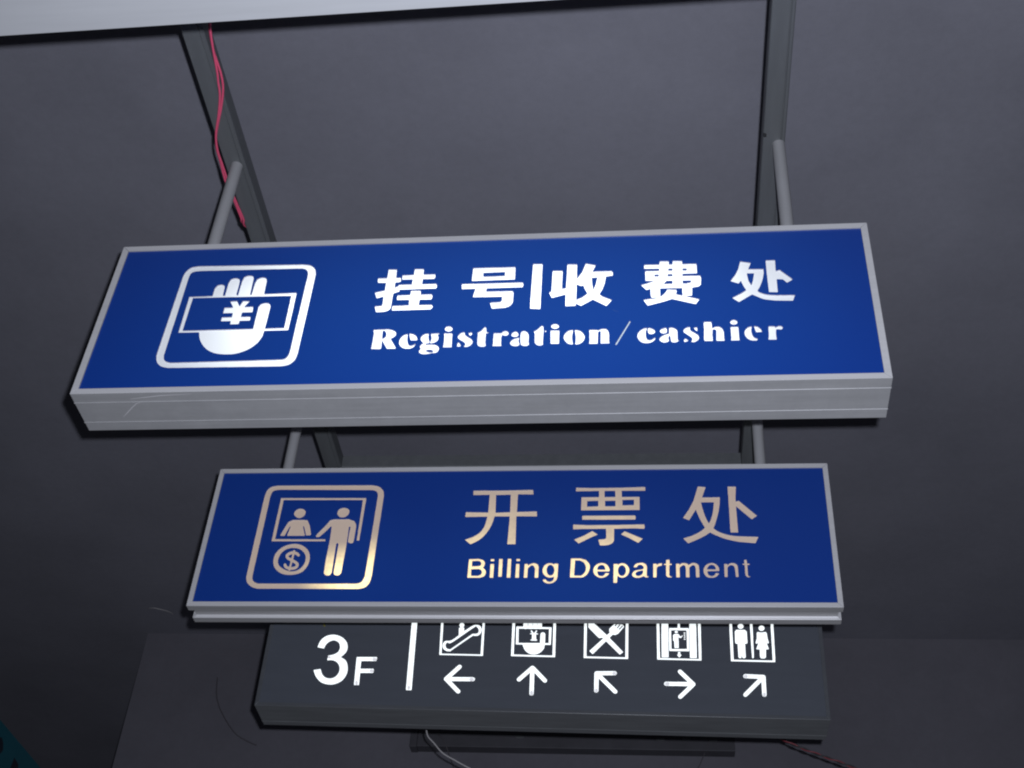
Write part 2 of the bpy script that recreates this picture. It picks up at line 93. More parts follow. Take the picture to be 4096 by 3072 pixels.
(0,'hand_and_banknote',[["-5658 1143 -5782 1158 -5858 1175 -5922 1195 -6026 1247 -6096 1296 -6128 1324 -6188 1384 -6218 1419 -6279 1504 -6327 1584 -6371 1680 -6391 1740 -6414 1836 -6424 1860 -6914 1862 -6922 1866 -6924 3024 -6922 3031 -6914 3034 -6802 3034 -6782 3038 -6514 3038 -6494 3042 -6360 3044 -6356 3052 -6356 3280 -6351 3300 -6310 3388 -6258 3413 -6222 3419 -6198 3417 -6166 3405 -6138 3386 -6126 3364 -6117 3328 -6112 3292 -6112 3220 -6108 3200 -6108 3116 -6104 3096 -6104 3052 -6094 3046 -6056 3048 -6052 3056 -6051 3468 -6018 3580 -5966 3613 -5922 3626 -5858 3617 -5822 3601 -5810 3588 -5794 3556 -5781 3508 -5780 3440 -5776 3420 -5776 3084 -5769 3052 -5738 3051 -5732 3060 -5732 3368 -5728 3388 -5728 3508 -5703 3640 -5694 3653 -5654 3681 -5630 3693 -5610 3698 -5546 3698 -5510 3689 -5486 3673 -5470 3644 -5453 3580 -5448 3308 -5444 3288 -5444 3160 -5440 3140 -5440 3064 -5437 3056 -5410 3055 -5404 3064 -5404 3136 -5400 3156 -5400 3304 -5396 3324 -5396 3428 -5367 3552 -5362 3564 -5342 3581 -5298 3609 -5262 3622 -5214 3622 -5166 3605 -5154 3597 -5142 3581 -5130 3548 -5117 3496 -5112 3460 -5108 3256 -5104 3236 -5104 3140 -5100 3120 -5100 3068 -5097 3060 -4790 3062 -4770 3066 -4502 3066 -4482 3070 -4318 3070 -4310 3067 -4308 2624 -4304 2604 -4304 1868 -4306 1862 -4314 1858 -4865 1856 -4872 1812 -4877 1696 -4882 1672 -4922 1556 -4941 1508 -4966 1464 -5021 1392 -5070 1338 -5106 1306 -5157 1268 -5210 1235 -5302 1191 -5370 1167 -5418 1154 -5502 1142","-6829 1924 -6262 1922 -6242 1926 -5154 1927 -5148 1936 -5148 2116 -5152 2136 -5152 2608 -5156 2628 -5114 2720 -5078 2737 -5030 2753 -4998 2758 -4946 2749 -4926 2741 -4910 2730 -4890 2704 -4865 2628 -4864 2052 -4868 2032 -4866 1930 -4858 1926 -4794 1926 -4774 1930 -4418 1931 -4412 1940 -4412 2208 -4416 2228 -4416 2496 -4420 2516 -4420 2780 -4424 2800 -4425 2968 -4434 2974 -4550 2974 -4570 2978 -5174 2978 -5194 2982 -5798 2982 -5818 2986 -6818 2989 -6824 2980 -6824 2808 -6828 2788 -6828 2268 -6832 2248 -6832 1932"]]),
(0,'yen_symbol',[["-5727 2091 -5733 2100 -5733 2188 -5739 2197 -5967 2198 -5976 2204 -5973 2312 -5967 2324 -5747 2326 -5740 2328 -5737 2336 -5737 2440 -5743 2456 -5919 2458 -5939 2454 -5967 2454 -5975 2457 -5976 2632 -5967 2638 -5803 2638 -5775 2643 -5771 2648 -5778 2668 -5864 2820 -5872 2836 -5871 2844 -5775 2846 -5755 2850 -5715 2848 -5632 2692 -5623 2683 -5618 2688 -5575 2824 -5567 2840 -5499 2842 -5479 2838 -5407 2836 -5405 2828 -5496 2656 -5495 2648 -5284 2648 -5281 2640 -5267 2476 -5273 2468 -5283 2466 -5483 2466 -5513 2460 -5517 2452 -5517 2360 -5520 2332 -5511 2326 -5288 2324 -5285 2316 -5281 2276 -5277 2204 -5287 2198 -5515 2197 -5521 2188 -5521 2148 -5525 2104 -5528 2096 -5591 2090"]]),
(1,'character',[["-90 2047 -96 2057 -96 2213 -92 2233 -88 2689 -84 2709 -84 2985 -86 2991 -94 2995 -318 2995 -338 2999 -521 2997 -536 2933 -558 2813 -598 2677 -622 2613 -657 2533 -718 2421 -770 2344 -828 2273 -909 2193 -946 2164 -1034 2108 -1138 2051 -1166 2071 -1312 2197 -1314 2201 -1310 2206 -1094 2300 -1006 2360 -950 2403 -910 2443 -890 2468 -841 2545 -818 2593 -794 2653 -778 2709 -761 2789 -732 2981 -734 2989 -742 2991 -990 2991 -1010 2987 -1258 2987 -1278 2983 -1366 2983 -1372 2993 -1372 3053 -1368 3073 -1368 3137 -1362 3151 -1354 3155 -1330 3155 -1310 3151 -1190 3151 -1170 3147 -1054 3147 -1034 3143 -914 3143 -894 3139 -774 3139 -730 3135 -722 3137 -716 3153 -718 3755 -726 3759 -946 3759 -966 3755 -1190 3755 -1196 3761 -1200 3789 -1200 3861 -1204 3881 -1204 3905 -1201 3913 -794 3915 -774 3911 -362 3911 -338 3907 -318 3911 -162 3911 -142 3915 14 3915 34 3919 370 3923 390 3927 530 3927 538 3923 543 3905 559 3773 558 3765 554 3763 402 3763 382 3767 238 3767 218 3771 118 3771 110 3767 108 3497 112 3477 112 3161 114 3154 122 3151 178 3151 198 3155 318 3155 338 3159 458 3159 478 3163 678 3166 684 3161 687 3153 699 2997 690 2991 562 2991 542 2995 342 2995 322 2999 118 2999 110 2995 104 2945 108 2925 108 2829 112 2809 112 2709 116 2689 116 2593 120 2573 120 2473 124 2453 124 2357 128 2337 128 2237 132 2217 135 2053 126 2047","-501 3129 -394 3131 -374 3135 -294 3135 -274 3139 -198 3139 -178 3143 -98 3143 -82 3150 -84 3269 -88 3289 -88 3389 -92 3409 -92 3505 -96 3525 -96 3625 -100 3645 -100 3741 -107 3757 -218 3759 -238 3755 -382 3755 -402 3751 -522 3751 -530 3747 -532 3733 -528 3713 -528 3637 -524 3617 -524 3541 -520 3521 -520 3445 -516 3425 -516 3353 -512 3333 -512 3257 -508 3237 -508 3161"]]),
(1,'character',[["2519 1997 2515 2000 2510 2014 2465 2186 2471 2193 2479 2196 2619 2205 2683 2239 2685 2342 2681 2362 2681 2470 2677 2490 2677 2546 2673 2554 2439 2556 2419 2552 1991 2552 1971 2548 1895 2548 1875 2544 1799 2544 1755 2540 1747 2544 1745 2550 1745 2698 1748 2706 1895 2700 1915 2696 1963 2696 1983 2692 2035 2692 2055 2688 2107 2688 2127 2684 3063 2688 3083 2692 3499 2696 3519 2700 3719 2700 3739 2704 3747 2701 3756 2642 3757 2602 3748 2554 3743 2551 3675 2552 3655 2556 3595 2556 3575 2560 3519 2560 3499 2564 3343 2564 3323 2560 3123 2560 3103 2556 2904 2554 2901 2546 2901 2162 2875 2098 2851 2072 2811 2041 2771 2021 2747 2013 2659 1996"],["1911 2068 1788 2190 1787 2198 2039 2321 2279 2480 2287 2482 2299 2475 2440 2370 2441 2362 2435 2357 2251 2263 1923 2068"],["3571 2082 3339 2231 3101 2362 3096 2366 3097 2374 3193 2466 3203 2470 3696 2226 3702 2218 3688 2198 3587 2088 3579 2082"],["2383 2865 2371 2868 1999 2869 1993 2878 1993 2998 1996 3006 2003 3008 3475 3008 3487 3002 3511 2950 3496 2870 3487 2864"],["1959 3193 1953 3202 1955 3649 1963 3652 2451 3653 2457 3662 2457 3834 2452 3862 2443 3868 2255 3868 2235 3864 1915 3864 1895 3860 1795 3861 1789 3870 1789 3982 1795 3991 1855 3992 1875 3988 1951 3988 1971 3984 2047 3984 2067 3980 2139 3980 2159 3976 2715 3976 2735 3980 3167 3980 3187 3984 3411 3988 3431 3992 3531 3992 3551 3996 3655 3996 3675 4000 3771 4000 3780 3994 3781 3874 3775 3865 3467 3864 3447 3868 3115 3868 3107 3866 3104 3862 3109 3706 3113 3658 3119 3653 3607 3652 3615 3649 3617 3202 3611 3193","2124 3322 2171 3320 2191 3324 2283 3324 2303 3328 2399 3328 2437 3334 2441 3342 2441 3474 2435 3521 2419 3524 2399 3520 2191 3516 2171 3512 2120 3510 2117 3498 2121 3478 2121 3330","2636 3330 2929 3330 2933 3338 2931 3517 2923 3520 2636 3518 2633 3510 2633 3338","3132 3362 3271 3360 3291 3364 3453 3366 3457 3374 3457 3438 3461 3458 3459 3545 3451 3548 3239 3548 3219 3544 3128 3542 3125 3530 3129 3510 3129 3370","2620 3654 2921 3654 2925 3662 2925 3786 2921 3806 2919 3865 2911 3868 2616 3866 2613 3858 2613 3714 2617 3694 2617 3662"]]),
(1,'character',[["4962 2056 4949 2065 4834 2207 4829 2217 4830 2224 5054 2304 5186 2376 5282 2436 5322 2467 5354 2495 5432 2573 5437 2581 5393 2665 5306 2869 5246 3045 5202 3187 5198 3187 5193 3181 5006 2833 4998 2832 4886 2883 4838 2908 4837 2917 5012 3213 5147 3513 5278 3994 5286 4000 5314 3999 5494 3978 5499 3969 5391 3625 5393 3617 5678 3615 5698 3619 5878 3619 5887 3613 5872 3373 5836 3129 5795 2957 5727 2713 5699 2629 5672 2569 5673 2561 5689 2541 5718 2511 5769 2469 5834 2427 5966 2368 6046 2340 6134 2316 6226 2299 6354 2287 6470 2283 6490 2279 6566 2279 6586 2275 6678 2275 6698 2271 6802 2271 6822 2267 6882 2267 6888 2265 6890 2257 6816 2093 6800 2061 6794 2055 6766 2055 6446 2090 6378 2095 6342 2100 6154 2148 6030 2184 5974 2204 5882 2243 5770 2299 5658 2360 5574 2415 5566 2416 5514 2371 5458 2328 5326 2244 5178 2163","5548 2737 5554 2734 5563 2745 5591 2805 5623 2893 5651 2993 5676 3117 5696 3245 5714 3437 5706 3443 5390 3443 5358 3446 5353 3441 5353 3433 5389 3233 5446 2993 5498 2841 5533 2761"],["6166 2412 6142 2415 6137 2421 6136 2509 6132 2529 6132 3273 6128 3293 6128 3701 6124 3721 6124 3985 6130 3993 6146 3991 6226 3991 6246 3987 6330 3986 6353 3981 6356 3973 6344 3853 6344 3817 6332 3693 6328 3605 6324 3585 6326 3469 6334 3467 6410 3489 6418 3486 6890 2978 6894 2969 6748 2857 6738 2854 6374 3250 6334 3291 6330 3291 6328 3141 6332 3121 6332 2941 6336 2921 6336 2737 6340 2717 6340 2537 6344 2517 6344 2421 6341 2413 6334 2411"]]),
(1,'letter',[["-1138 944 -1144 953 -1142 1548 -1118 1555 -1034 1555 -1014 1559 -930 1559 -910 1563 -874 1563 -753 1529 -716 1489 -697 1461 -684 1425 -684 1393 -697 1329 -705 1309 -728 1273 -724 1265 -669 1213 -653 1181 -637 1137 -636 1097 -641 1069 -649 1041 -665 1009 -678 992 -698 976 -778 943","-1040 1009 -858 1007 -806 1028 -786 1040 -765 1061 -752 1097 -749 1125 -752 1145 -771 1189 -782 1198 -842 1227 -894 1227 -914 1223 -970 1223 -990 1219 -1052 1217 -1056 1197 -1052 1177 -1048 1049","-1047 1321 -950 1319 -930 1323 -866 1323 -834 1332 -816 1341 -797 1361 -784 1405 -789 1433 -818 1474 -878 1494 -942 1495 -962 1491 -1038 1490 -1043 1485 -1048 1449"]]),
(1,'letter',[["-513 944 -519 953 -519 1097 -523 1117 -523 1285 -527 1305 -527 1385 -525 1392 -517 1395 -437 1395 -429 1392 -427 1385 -427 1333 -423 1313 -423 1069 -419 1049 -419 953 -421 947 -429 943"],["-521 1484 -527 1493 -527 1545 -524 1553 -441 1555 -433 1552 -431 1493 -435 1485"]]),
(1,'letter',[["-275 977 -281 986 -281 1074 -285 1094 -285 1234 -289 1254 -293 1550 -289 1558 -283 1560 -203 1560 -196 1558 -193 1550 -193 1406 -189 1386 -189 1170 -185 1150 -185 986 -187 979 -195 976"]]),
(1,'letter',[["-34 944 -40 949 -44 997 -48 1553 -46 1559 -38 1563 34 1563 43 1557 48 1517 52 1165 56 1145 56 977 60 953 58 946 50 943"]]),
(1,'letter',[["200 944 194 953 194 1385 196 1391 204 1395 276 1395 284 1391 286 1385 286 1329 290 1309 290 1069 294 1049 294 953 292 946 284 943"],["204 1484 199 1489 194 1521 194 1549 197 1557 284 1559 292 1555 294 1493 290 1485"]]),
(1,'letter',[["437 943 431 953 433 1391 441 1395 517 1394 523 1385 524 1349 529 1345 585 1389 629 1409 665 1418 705 1419 729 1413 765 1398 785 1385 802 1365 810 1349 819 1317 827 1265 829 946 821 943 741 943 732 949 730 1237 710 1289 689 1325 661 1341 633 1343 613 1337 593 1323 575 1305 527 1241 526 949 517 943"]]),
(1,'letter',[["1100 757 1044 777 994 810 983 822 967 854 961 878 962 886 1032 896 1041 890 1066 850 1088 831 1140 816 1160 816 1180 821 1200 829 1216 840 1234 858 1252 885 1262 914 1266 970 1264 974 1256 975 1212 953 1184 948 1156 945 1128 948 1104 953 1052 977 1004 1020 972 1066 951 1118 942 1162 942 1234 963 1302 988 1343 1026 1382 1080 1411 1128 1420 1176 1416 1204 1407 1256 1378 1260 1379 1263 1398 1268 1403 1360 1403 1366 1394 1366 1146 1362 1126 1362 974 1337 866 1308 833 1268 796 1228 773 1168 756","1163 1018 1188 1021 1204 1029 1224 1044 1241 1066 1261 1114 1270 1186 1266 1222 1253 1270 1233 1310 1206 1338 1188 1351 1164 1359 1148 1360 1124 1354 1108 1344 1076 1307 1059 1266 1050 1214 1050 1190 1059 1134 1071 1098 1087 1070 1098 1054 1116 1037 1144 1021"]]),
(1,'letter',[["1716 950 1710 959 1710 1239 1714 1259 1714 1543 1720 1569 1728 1573 1980 1573 2132 1523 2188 1456 2217 1415 2237 1367 2246 1323 2246 1263 2229 1175 2201 1099 2177 1055 2160 1033 2117 991 2072 962 2048 954 2020 949","1874 1015 1996 1013 2016 1018 2041 1035 2066 1059 2109 1119 2129 1167 2138 1207 2142 1267 2137 1303 2117 1363 2089 1415 2076 1435 2066 1443 1980 1496 1960 1505 1840 1505 1832 1501 1830 1495 1830 1395 1826 1375 1826 1251 1822 1231 1822 1107 1818 1087 1818 1027 1824 1018"]]),
(1,'letter',[["2536 941 2500 952 2448 981 2400 1024 2379 1053 2359 1097 2346 1149 2346 1225 2363 1281 2379 1309 2398 1337 2440 1379 2476 1402 2508 1414 2552 1423 2588 1423 2628 1414 2660 1403 2692 1386 2722 1361 2749 1321 2777 1257 2790 1205 2790 1189 2785 1153 2776 1147 2453 1145 2451 1137 2459 1097 2475 1045 2486 1029 2504 1017 2548 1000 2592 1000 2610 1005 2628 1017 2641 1029 2684 1098 2700 1099 2720 1095 2760 1095 2768 1092 2773 1085 2773 1069 2760 1040 2712 992 2680 969 2644 953 2596 940","2453 1205 2668 1203 2676 1205 2678 1213 2657 1293 2642 1321 2621 1341 2604 1350 2588 1355 2556 1355 2536 1350 2508 1334 2475 1301 2463 1277 2455 1245 2450 1213"]]),
(1,'letter',[["2908 780 2902 790 2903 1386 2912 1392 3004 1392 3012 1388 3014 1370 3020 1366 3044 1386 3096 1410 3128 1416 3184 1410 3232 1386 3272 1350 3309 1290 3325 1242 3330 1202 3330 1158 3326 1122 3309 1070 3297 1046 3270 1006 3232 973 3188 952 3140 944 3092 953 3052 973 3016 1004 3008 1005 3006 950 3002 930 3002 822 2997 786 2988 780","3118 1006 3136 1004 3160 1009 3181 1022 3202 1042 3229 1090 3242 1154 3242 1190 3237 1226 3229 1254 3209 1294 3188 1319 3172 1330 3160 1338 3132 1344 3099 1338 3072 1319 3051 1294 3035 1262 3023 1222 3019 1174 3022 1134 3031 1102 3055 1050 3084 1021 3104 1009"]]),
(1,'letter',[["3508 941 3476 953 3442 974 3424 993 3415 1010 3410 1030 3410 1070 3418 1094 3439 1130 3460 1155 3500 1179 3664 1213 3708 1227 3726 1246 3729 1270 3720 1298 3704 1324 3672 1351 3648 1359 3616 1360 3580 1347 3563 1330 3536 1282 3528 1276 3454 1278 3455 1298 3466 1334 3476 1351 3498 1378 3536 1403 3568 1415 3640 1428 3684 1428 3732 1415 3756 1403 3780 1384 3804 1346 3814 1290 3814 1210 3810 1190 3806 1034 3816 1001 3836 990 3860 982 3861 974 3844 953 3776 952 3768 956 3737 986 3724 991 3636 949 3576 940","3554 1006 3588 1004 3616 1013 3648 1029 3676 1052 3693 1078 3712 1130 3713 1162 3708 1170 3696 1176 3672 1176 3592 1155 3548 1135 3516 1108 3507 1094 3502 1078 3502 1054 3506 1042 3526 1018"]]),
(1,'letter',[["3993 953 3987 963 3989 1393 3997 1397 4077 1396 4083 1387 4079 1367 4085 1361 4145 1403 4201 1409 4225 1408 4229 1403 4226 1379 4222 1347 4217 1334 4209 1329 4125 1307 4080 1255 4079 1207 4075 1187 4075 1031 4071 1011 4069 956 4061 953"]]),
(1,'letter',[["4391 954 4371 964 4334 1010 4337 1038 4337 1294 4341 1314 4341 1342 4335 1348 4283 1353 4277 1362 4283 1386 4288 1394 4331 1396 4341 1402 4343 1517 4351 1520 4423 1528 4431 1527 4433 1522 4435 1400 4443 1396 4491 1396 4496 1386 4486 1350 4435 1348 4426 1342 4425 1230 4421 1210 4421 1086 4417 1066 4418 1042 4430 1014 4447 990 4491 984 4496 978 4487 961 4479 953"]]),
(1,'letter',[["4617 953 4611 962 4611 1386 4614 1394 4697 1395 4702 1390 4703 1366 4709 1362 4756 1402 4773 1411 4797 1416 4853 1416 4889 1407 4913 1395 4929 1382 4949 1356 4953 1355 5021 1403 5053 1419 5105 1420 5129 1415 5169 1399 5193 1384 5214 1362 5226 1338 5231 1314 5231 1242 5235 1222 5235 962 5233 954 5157 952 5148 958 5143 1006 5143 1226 5138 1266 5125 1315 5105 1335 5081 1344 5057 1343 5028 1326 4968 1262 4965 956 4957 952 4878 954 4875 962 4875 1222 4866 1290 4857 1318 4845 1332 4825 1343 4805 1344 4781 1335 4757 1316 4727 1286 4703 1254 4702 958 4693 952"]]),
(1,'letter',[["5500 941 5468 949 5432 968 5407 994 5374 1050 5363 1082 5354 1126 5354 1202 5359 1230 5371 1266 5391 1306 5410 1334 5446 1370 5468 1383 5520 1407 5560 1416 5608 1415 5636 1407 5676 1387 5711 1358 5732 1334 5752 1302 5764 1274 5773 1238 5777 1162 5772 1157 5724 1152 5492 1148 5456 1143 5451 1138 5454 1118 5474 1050 5488 1028 5516 1009 5556 996 5576 996 5600 1001 5628 1016 5644 1033 5676 1083 5688 1095 5756 1083 5764 1078 5764 1070 5720 1004 5697 982 5664 961 5636 949 5600 940","5514 1210 5684 1210 5685 1226 5676 1270 5656 1318 5628 1339 5584 1352 5564 1352 5544 1347 5518 1334 5483 1298 5467 1270 5446 1218 5452 1212"]]),
(1,'letter',[["5919 963 5913 973 5915 1379 5923 1383 5995 1382 6001 1377 6002 1349 6007 1345 6055 1389 6091 1409 6111 1414 6147 1415 6175 1409 6211 1397 6232 1385 6260 1357 6272 1333 6277 1313 6281 1269 6285 965 6223 963 6215 966 6201 1225 6188 1281 6171 1314 6151 1329 6119 1341 6091 1343 6067 1333 6045 1317 6015 1282 6002 1261 5997 1241 5997 1109 5993 1089 5993 969 5983 963"]]),
(1,'letter',[["6544 957 6512 964 6475 1010 6474 1058 6470 1078 6470 1334 6464 1344 6416 1356 6410 1366 6410 1382 6413 1390 6452 1392 6461 1398 6462 1506 6464 1513 6472 1516 6516 1516 6528 1509 6536 1396 6544 1392 6596 1391 6602 1382 6604 1358 6602 1350 6544 1343 6538 1334 6538 1038 6541 1026 6560 993 6580 985 6600 984 6604 978 6597 966 6588 958"]]),
(1,'pictogram_border',[["-5727 581 -5739 584 -7063 584 -7195 625 -7223 637 -7271 665 -7315 700 -7359 744 -7384 774 -7416 826 -7444 910 -7457 970 -7457 1618 -7453 1638 -7453 2274 -7449 2294 -7445 3578 -7441 3598 -7441 3738 -7437 3758 -7432 3834 -7420 3918 -7412 3950 -7396 3990 -7372 4030 -7351 4056 -7316 4086 -7291 4103 -7255 4119 -7227 4127 -7095 4154 -7079 4152 -6307 4152 -6287 4148 -5515 4148 -5495 4144 -4723 4144 -4703 4140 -4243 4140 -4115 4115 -4063 4099 -4027 4083 -3979 4048 -3937 4006 -3886 3934 -3870 3894 -3862 3862 -3845 3746 -3845 2870 -3849 2850 -3849 1034 -3865 866 -3882 790 -3900 746 -3941 682 -3977 646 -3999 629 -4031 613 -4071 601 -4171 580","-7080 754 -4279 752 -4203 765 -4167 777 -4134 798 -4109 822 -4082 866 -4045 994 -4045 1162 -4041 1182 -4037 2194 -4033 2214 -4033 2710 -4029 2730 -4029 3226 -4025 3246 -4025 3750 -4033 3814 -4046 3854 -4062 3882 -4081 3906 -4103 3923 -4147 3943 -4211 3960 -4255 3960 -4275 3964 -4811 3968 -4831 3972 -5091 3972 -5111 3976 -5371 3976 -5391 3980 -5651 3980 -5671 3984 -5931 3984 -5951 3988 -6211 3988 -6231 3992 -6491 3992 -6511 3996 -6767 3996 -6787 4000 -7015 4000 -7055 3996 -7127 3984 -7159 3975 -7191 3959 -7213 3942 -7228 3922 -7240 3898 -7252 3842 -7265 3738 -7265 3250 -7269 3230 -7269 2650 -7273 2630 -7273 2050 -7277 2030 -7277 1446 -7281 1426 -7281 994 -7264 906 -7252 874 -7237 850 -7219 830 -7183 801 -7156 786"]]),
(1,'counter_window',[["-6370 2167 -6382 2170 -6934 2170 -6943 2176 -6944 2264 -6940 2284 -6940 2676 -6936 2696 -6936 3084 -6932 3104 -6932 3496 -6928 3516 -6930 3696 -6566 3698 -6546 3694 -5626 3690 -5606 3686 -4682 3682 -4662 3678 -4370 3678 -4362 3674 -4356 3652 -4356 3472 -4360 3452 -4364 2432 -4368 2412 -4368 2196 -4372 2188 -4378 2186 -4434 2186 -4441 2188 -4444 2196 -4444 2472 -4448 2492 -4448 3404 -4452 3424 -4452 3596 -4456 3604 -4794 3606 -4814 3610 -5274 3610 -5294 3614 -5758 3614 -5778 3618 -6242 3618 -6262 3622 -6722 3622 -6742 3626 -6833 3624 -6836 3616 -6836 3272 -6840 3252 -6844 2356 -6848 2336 -6848 2256 -6845 2248 -6398 2246 -6378 2242 -5862 2242 -5842 2238 -5378 2238 -5370 2235 -5365 2228 -5357 2172 -5366 2166"]]),
(1,'seated_figure',[["-6688 2357 -6716 2373 -6720 2385 -6596 2749 -6577 2797 -6548 2849 -6436 2910 -6420 2915 -6108 2915 -6040 2903 -6016 2903 -5996 2896 -5919 2749 -5899 2701 -5871 2617 -5815 2405 -5816 2396 -5839 2369 -5944 2367 -5954 2373 -6055 2657 -6079 2693 -6084 2695 -6088 2693 -6090 2685 -6088 2653 -5991 2373 -5988 2361 -5992 2356 -6514 2357 -6517 2369 -6466 2681 -6468 2688 -6472 2689 -6496 2657 -6585 2361 -6596 2355"],["-6260 2977 -6304 2984 -6336 3000 -6358 3017 -6404 3063 -6420 3085 -6436 3117 -6442 3141 -6441 3161 -6432 3193 -6420 3221 -6400 3251 -6380 3271 -6352 3290 -6316 3306 -6284 3311 -6232 3307 -6196 3298 -6148 3271 -6111 3221 -6099 3189 -6094 3153 -6107 3089 -6132 3047 -6166 3013 -6184 3000 -6228 2980"]]),
(1,'standing_figure',[["-5143 1018 -5171 1026 -5195 1045 -5228 1090 -5237 1114 -5237 1246 -5241 1266 -5241 1394 -5245 1414 -5245 1662 -5241 1682 -5241 1842 -5237 1862 -5237 2022 -5233 2042 -5232 2214 -5233 2358 -5237 2378 -5237 2510 -5241 2530 -5243 2654 -5263 2676 -5271 2678 -5275 2675 -5383 2521 -5533 2334 -5547 2322 -5587 2309 -5611 2306 -5627 2310 -5639 2317 -5656 2334 -5661 2346 -5661 2366 -5636 2414 -5410 2738 -5322 2894 -5227 2923 -5183 2928 -4855 2928 -4835 2932 -4775 2932 -4607 2864 -4566 2802 -4542 2754 -4534 2730 -4525 2694 -4521 2658 -4521 2270 -4525 2250 -4525 2194 -4529 2154 -4534 2130 -4543 2110 -4563 2098 -4587 2092 -4619 2098 -4659 2114 -4675 2129 -4692 2158 -4693 2214 -4697 2234 -4697 2470 -4693 2490 -4693 2558 -4689 2578 -4689 2650 -4691 2655 -4715 2663 -4731 2662 -4733 2606 -4729 2586 -4729 2454 -4725 2434 -4725 2190 -4721 2170 -4721 1798 -4725 1778 -4725 1598 -4729 1578 -4729 1402 -4733 1382 -4733 1202 -4737 1182 -4737 1102 -4770 1050 -4786 1034 -4815 1022 -4847 1020 -4879 1026 -4915 1041 -4936 1066 -4956 1114 -4957 2074 -4963 2087 -5003 2107 -5008 2102 -5021 2054 -5021 1858 -5017 1838 -5017 1422 -5013 1402 -5013 1118 -5038 1054 -5062 1026 -5083 1017"],["-4987 2990 -5015 2994 -5051 3005 -5076 3022 -5093 3038 -5128 3086 -5140 3110 -5149 3138 -5149 3182 -5136 3238 -5124 3262 -5107 3284 -5087 3299 -5047 3319 -4991 3332 -4963 3332 -4915 3323 -4871 3307 -4850 3294 -4827 3272 -4806 3234 -4798 3206 -4797 3150 -4806 3114 -4822 3082 -4841 3054 -4871 3025 -4891 3010 -4915 2998 -4963 2989"]]),
(1,'dollar_coin',[["-6281 1039 -6333 1046 -6389 1059 -6437 1075 -6493 1103 -6537 1131 -6577 1162 -6637 1217 -6667 1251 -6702 1303 -6718 1335 -6738 1383 -6750 1423 -6763 1479 -6771 1535 -6771 1647 -6766 1683 -6750 1739 -6733 1781 -6706 1831 -6671 1883 -6601 1957 -6517 2012 -6437 2048 -6329 2077 -6225 2085 -6153 2077 -6109 2068 -6033 2041 -5993 2020 -5936 1983 -5895 1951 -5843 1899 -5796 1835 -5764 1771 -5744 1719 -5732 1679 -5720 1611 -5715 1571 -5715 1503 -5728 1403 -5744 1343 -5760 1299 -5804 1211 -5839 1163 -5869 1134 -5929 1095 -5977 1075 -6045 1055 -6085 1046 -6149 1037","-6203 1159 -6141 1157 -6105 1162 -6065 1171 -6033 1183 -5981 1214 -5952 1239 -5921 1274 -5892 1315 -5872 1355 -5856 1395 -5844 1443 -5835 1503 -5835 1591 -5840 1619 -5856 1679 -5872 1715 -5896 1755 -5923 1791 -5973 1841 -6025 1880 -6089 1912 -6145 1928 -6193 1937 -6281 1941 -6349 1933 -6421 1912 -6453 1896 -6509 1853 -6558 1795 -6582 1755 -6598 1719 -6623 1635 -6631 1587 -6631 1503 -6627 1475 -6614 1427 -6590 1375 -6557 1334 -6514 1295 -6441 1247 -6349 1199 -6273 1171 -6233 1162"]]),
(1,'dollar_symbol',[["-6255 1174 -6271 1191 -6282 1215 -6319 1226 -6355 1242 -6375 1257 -6403 1287 -6439 1351 -6445 1371 -6444 1395 -6439 1407 -6423 1419 -6399 1419 -6379 1407 -6367 1392 -6343 1347 -6331 1333 -6287 1314 -6276 1315 -6273 1323 -6273 1351 -6269 1371 -6265 1487 -6271 1497 -6351 1542 -6391 1574 -6427 1627 -6440 1671 -6441 1695 -6435 1719 -6423 1743 -6387 1780 -6327 1815 -6291 1827 -6251 1835 -6246 1843 -6240 1863 -6231 1871 -6219 1873 -6203 1868 -6193 1859 -6179 1823 -6139 1811 -6107 1796 -6085 1779 -6049 1743 -6030 1719 -6025 1699 -6027 1673 -6042 1655 -6063 1649 -6092 1663 -6121 1695 -6139 1708 -6167 1719 -6187 1720 -6193 1675 -6197 1571 -6191 1558 -6079 1488 -6037 1451 -6022 1431 -6006 1395 -6001 1371 -6001 1331 -6010 1295 -6026 1263 -6055 1234 -6087 1218 -6127 1206 -6159 1201 -6211 1200 -6221 1183 -6231 1174","-6205 1303 -6187 1301 -6159 1305 -6119 1318 -6107 1327 -6098 1339 -6089 1367 -6091 1379 -6111 1400 -6195 1455 -6203 1451 -6205 1443 -6205 1383 -6209 1363 -6209 1311","-6273 1603 -6263 1600 -6257 1611 -6257 1671 -6253 1715 -6254 1723 -6259 1725 -6279 1719 -6303 1708 -6331 1688 -6348 1667 -6347 1655 -6331 1637 -6303 1618"]]),
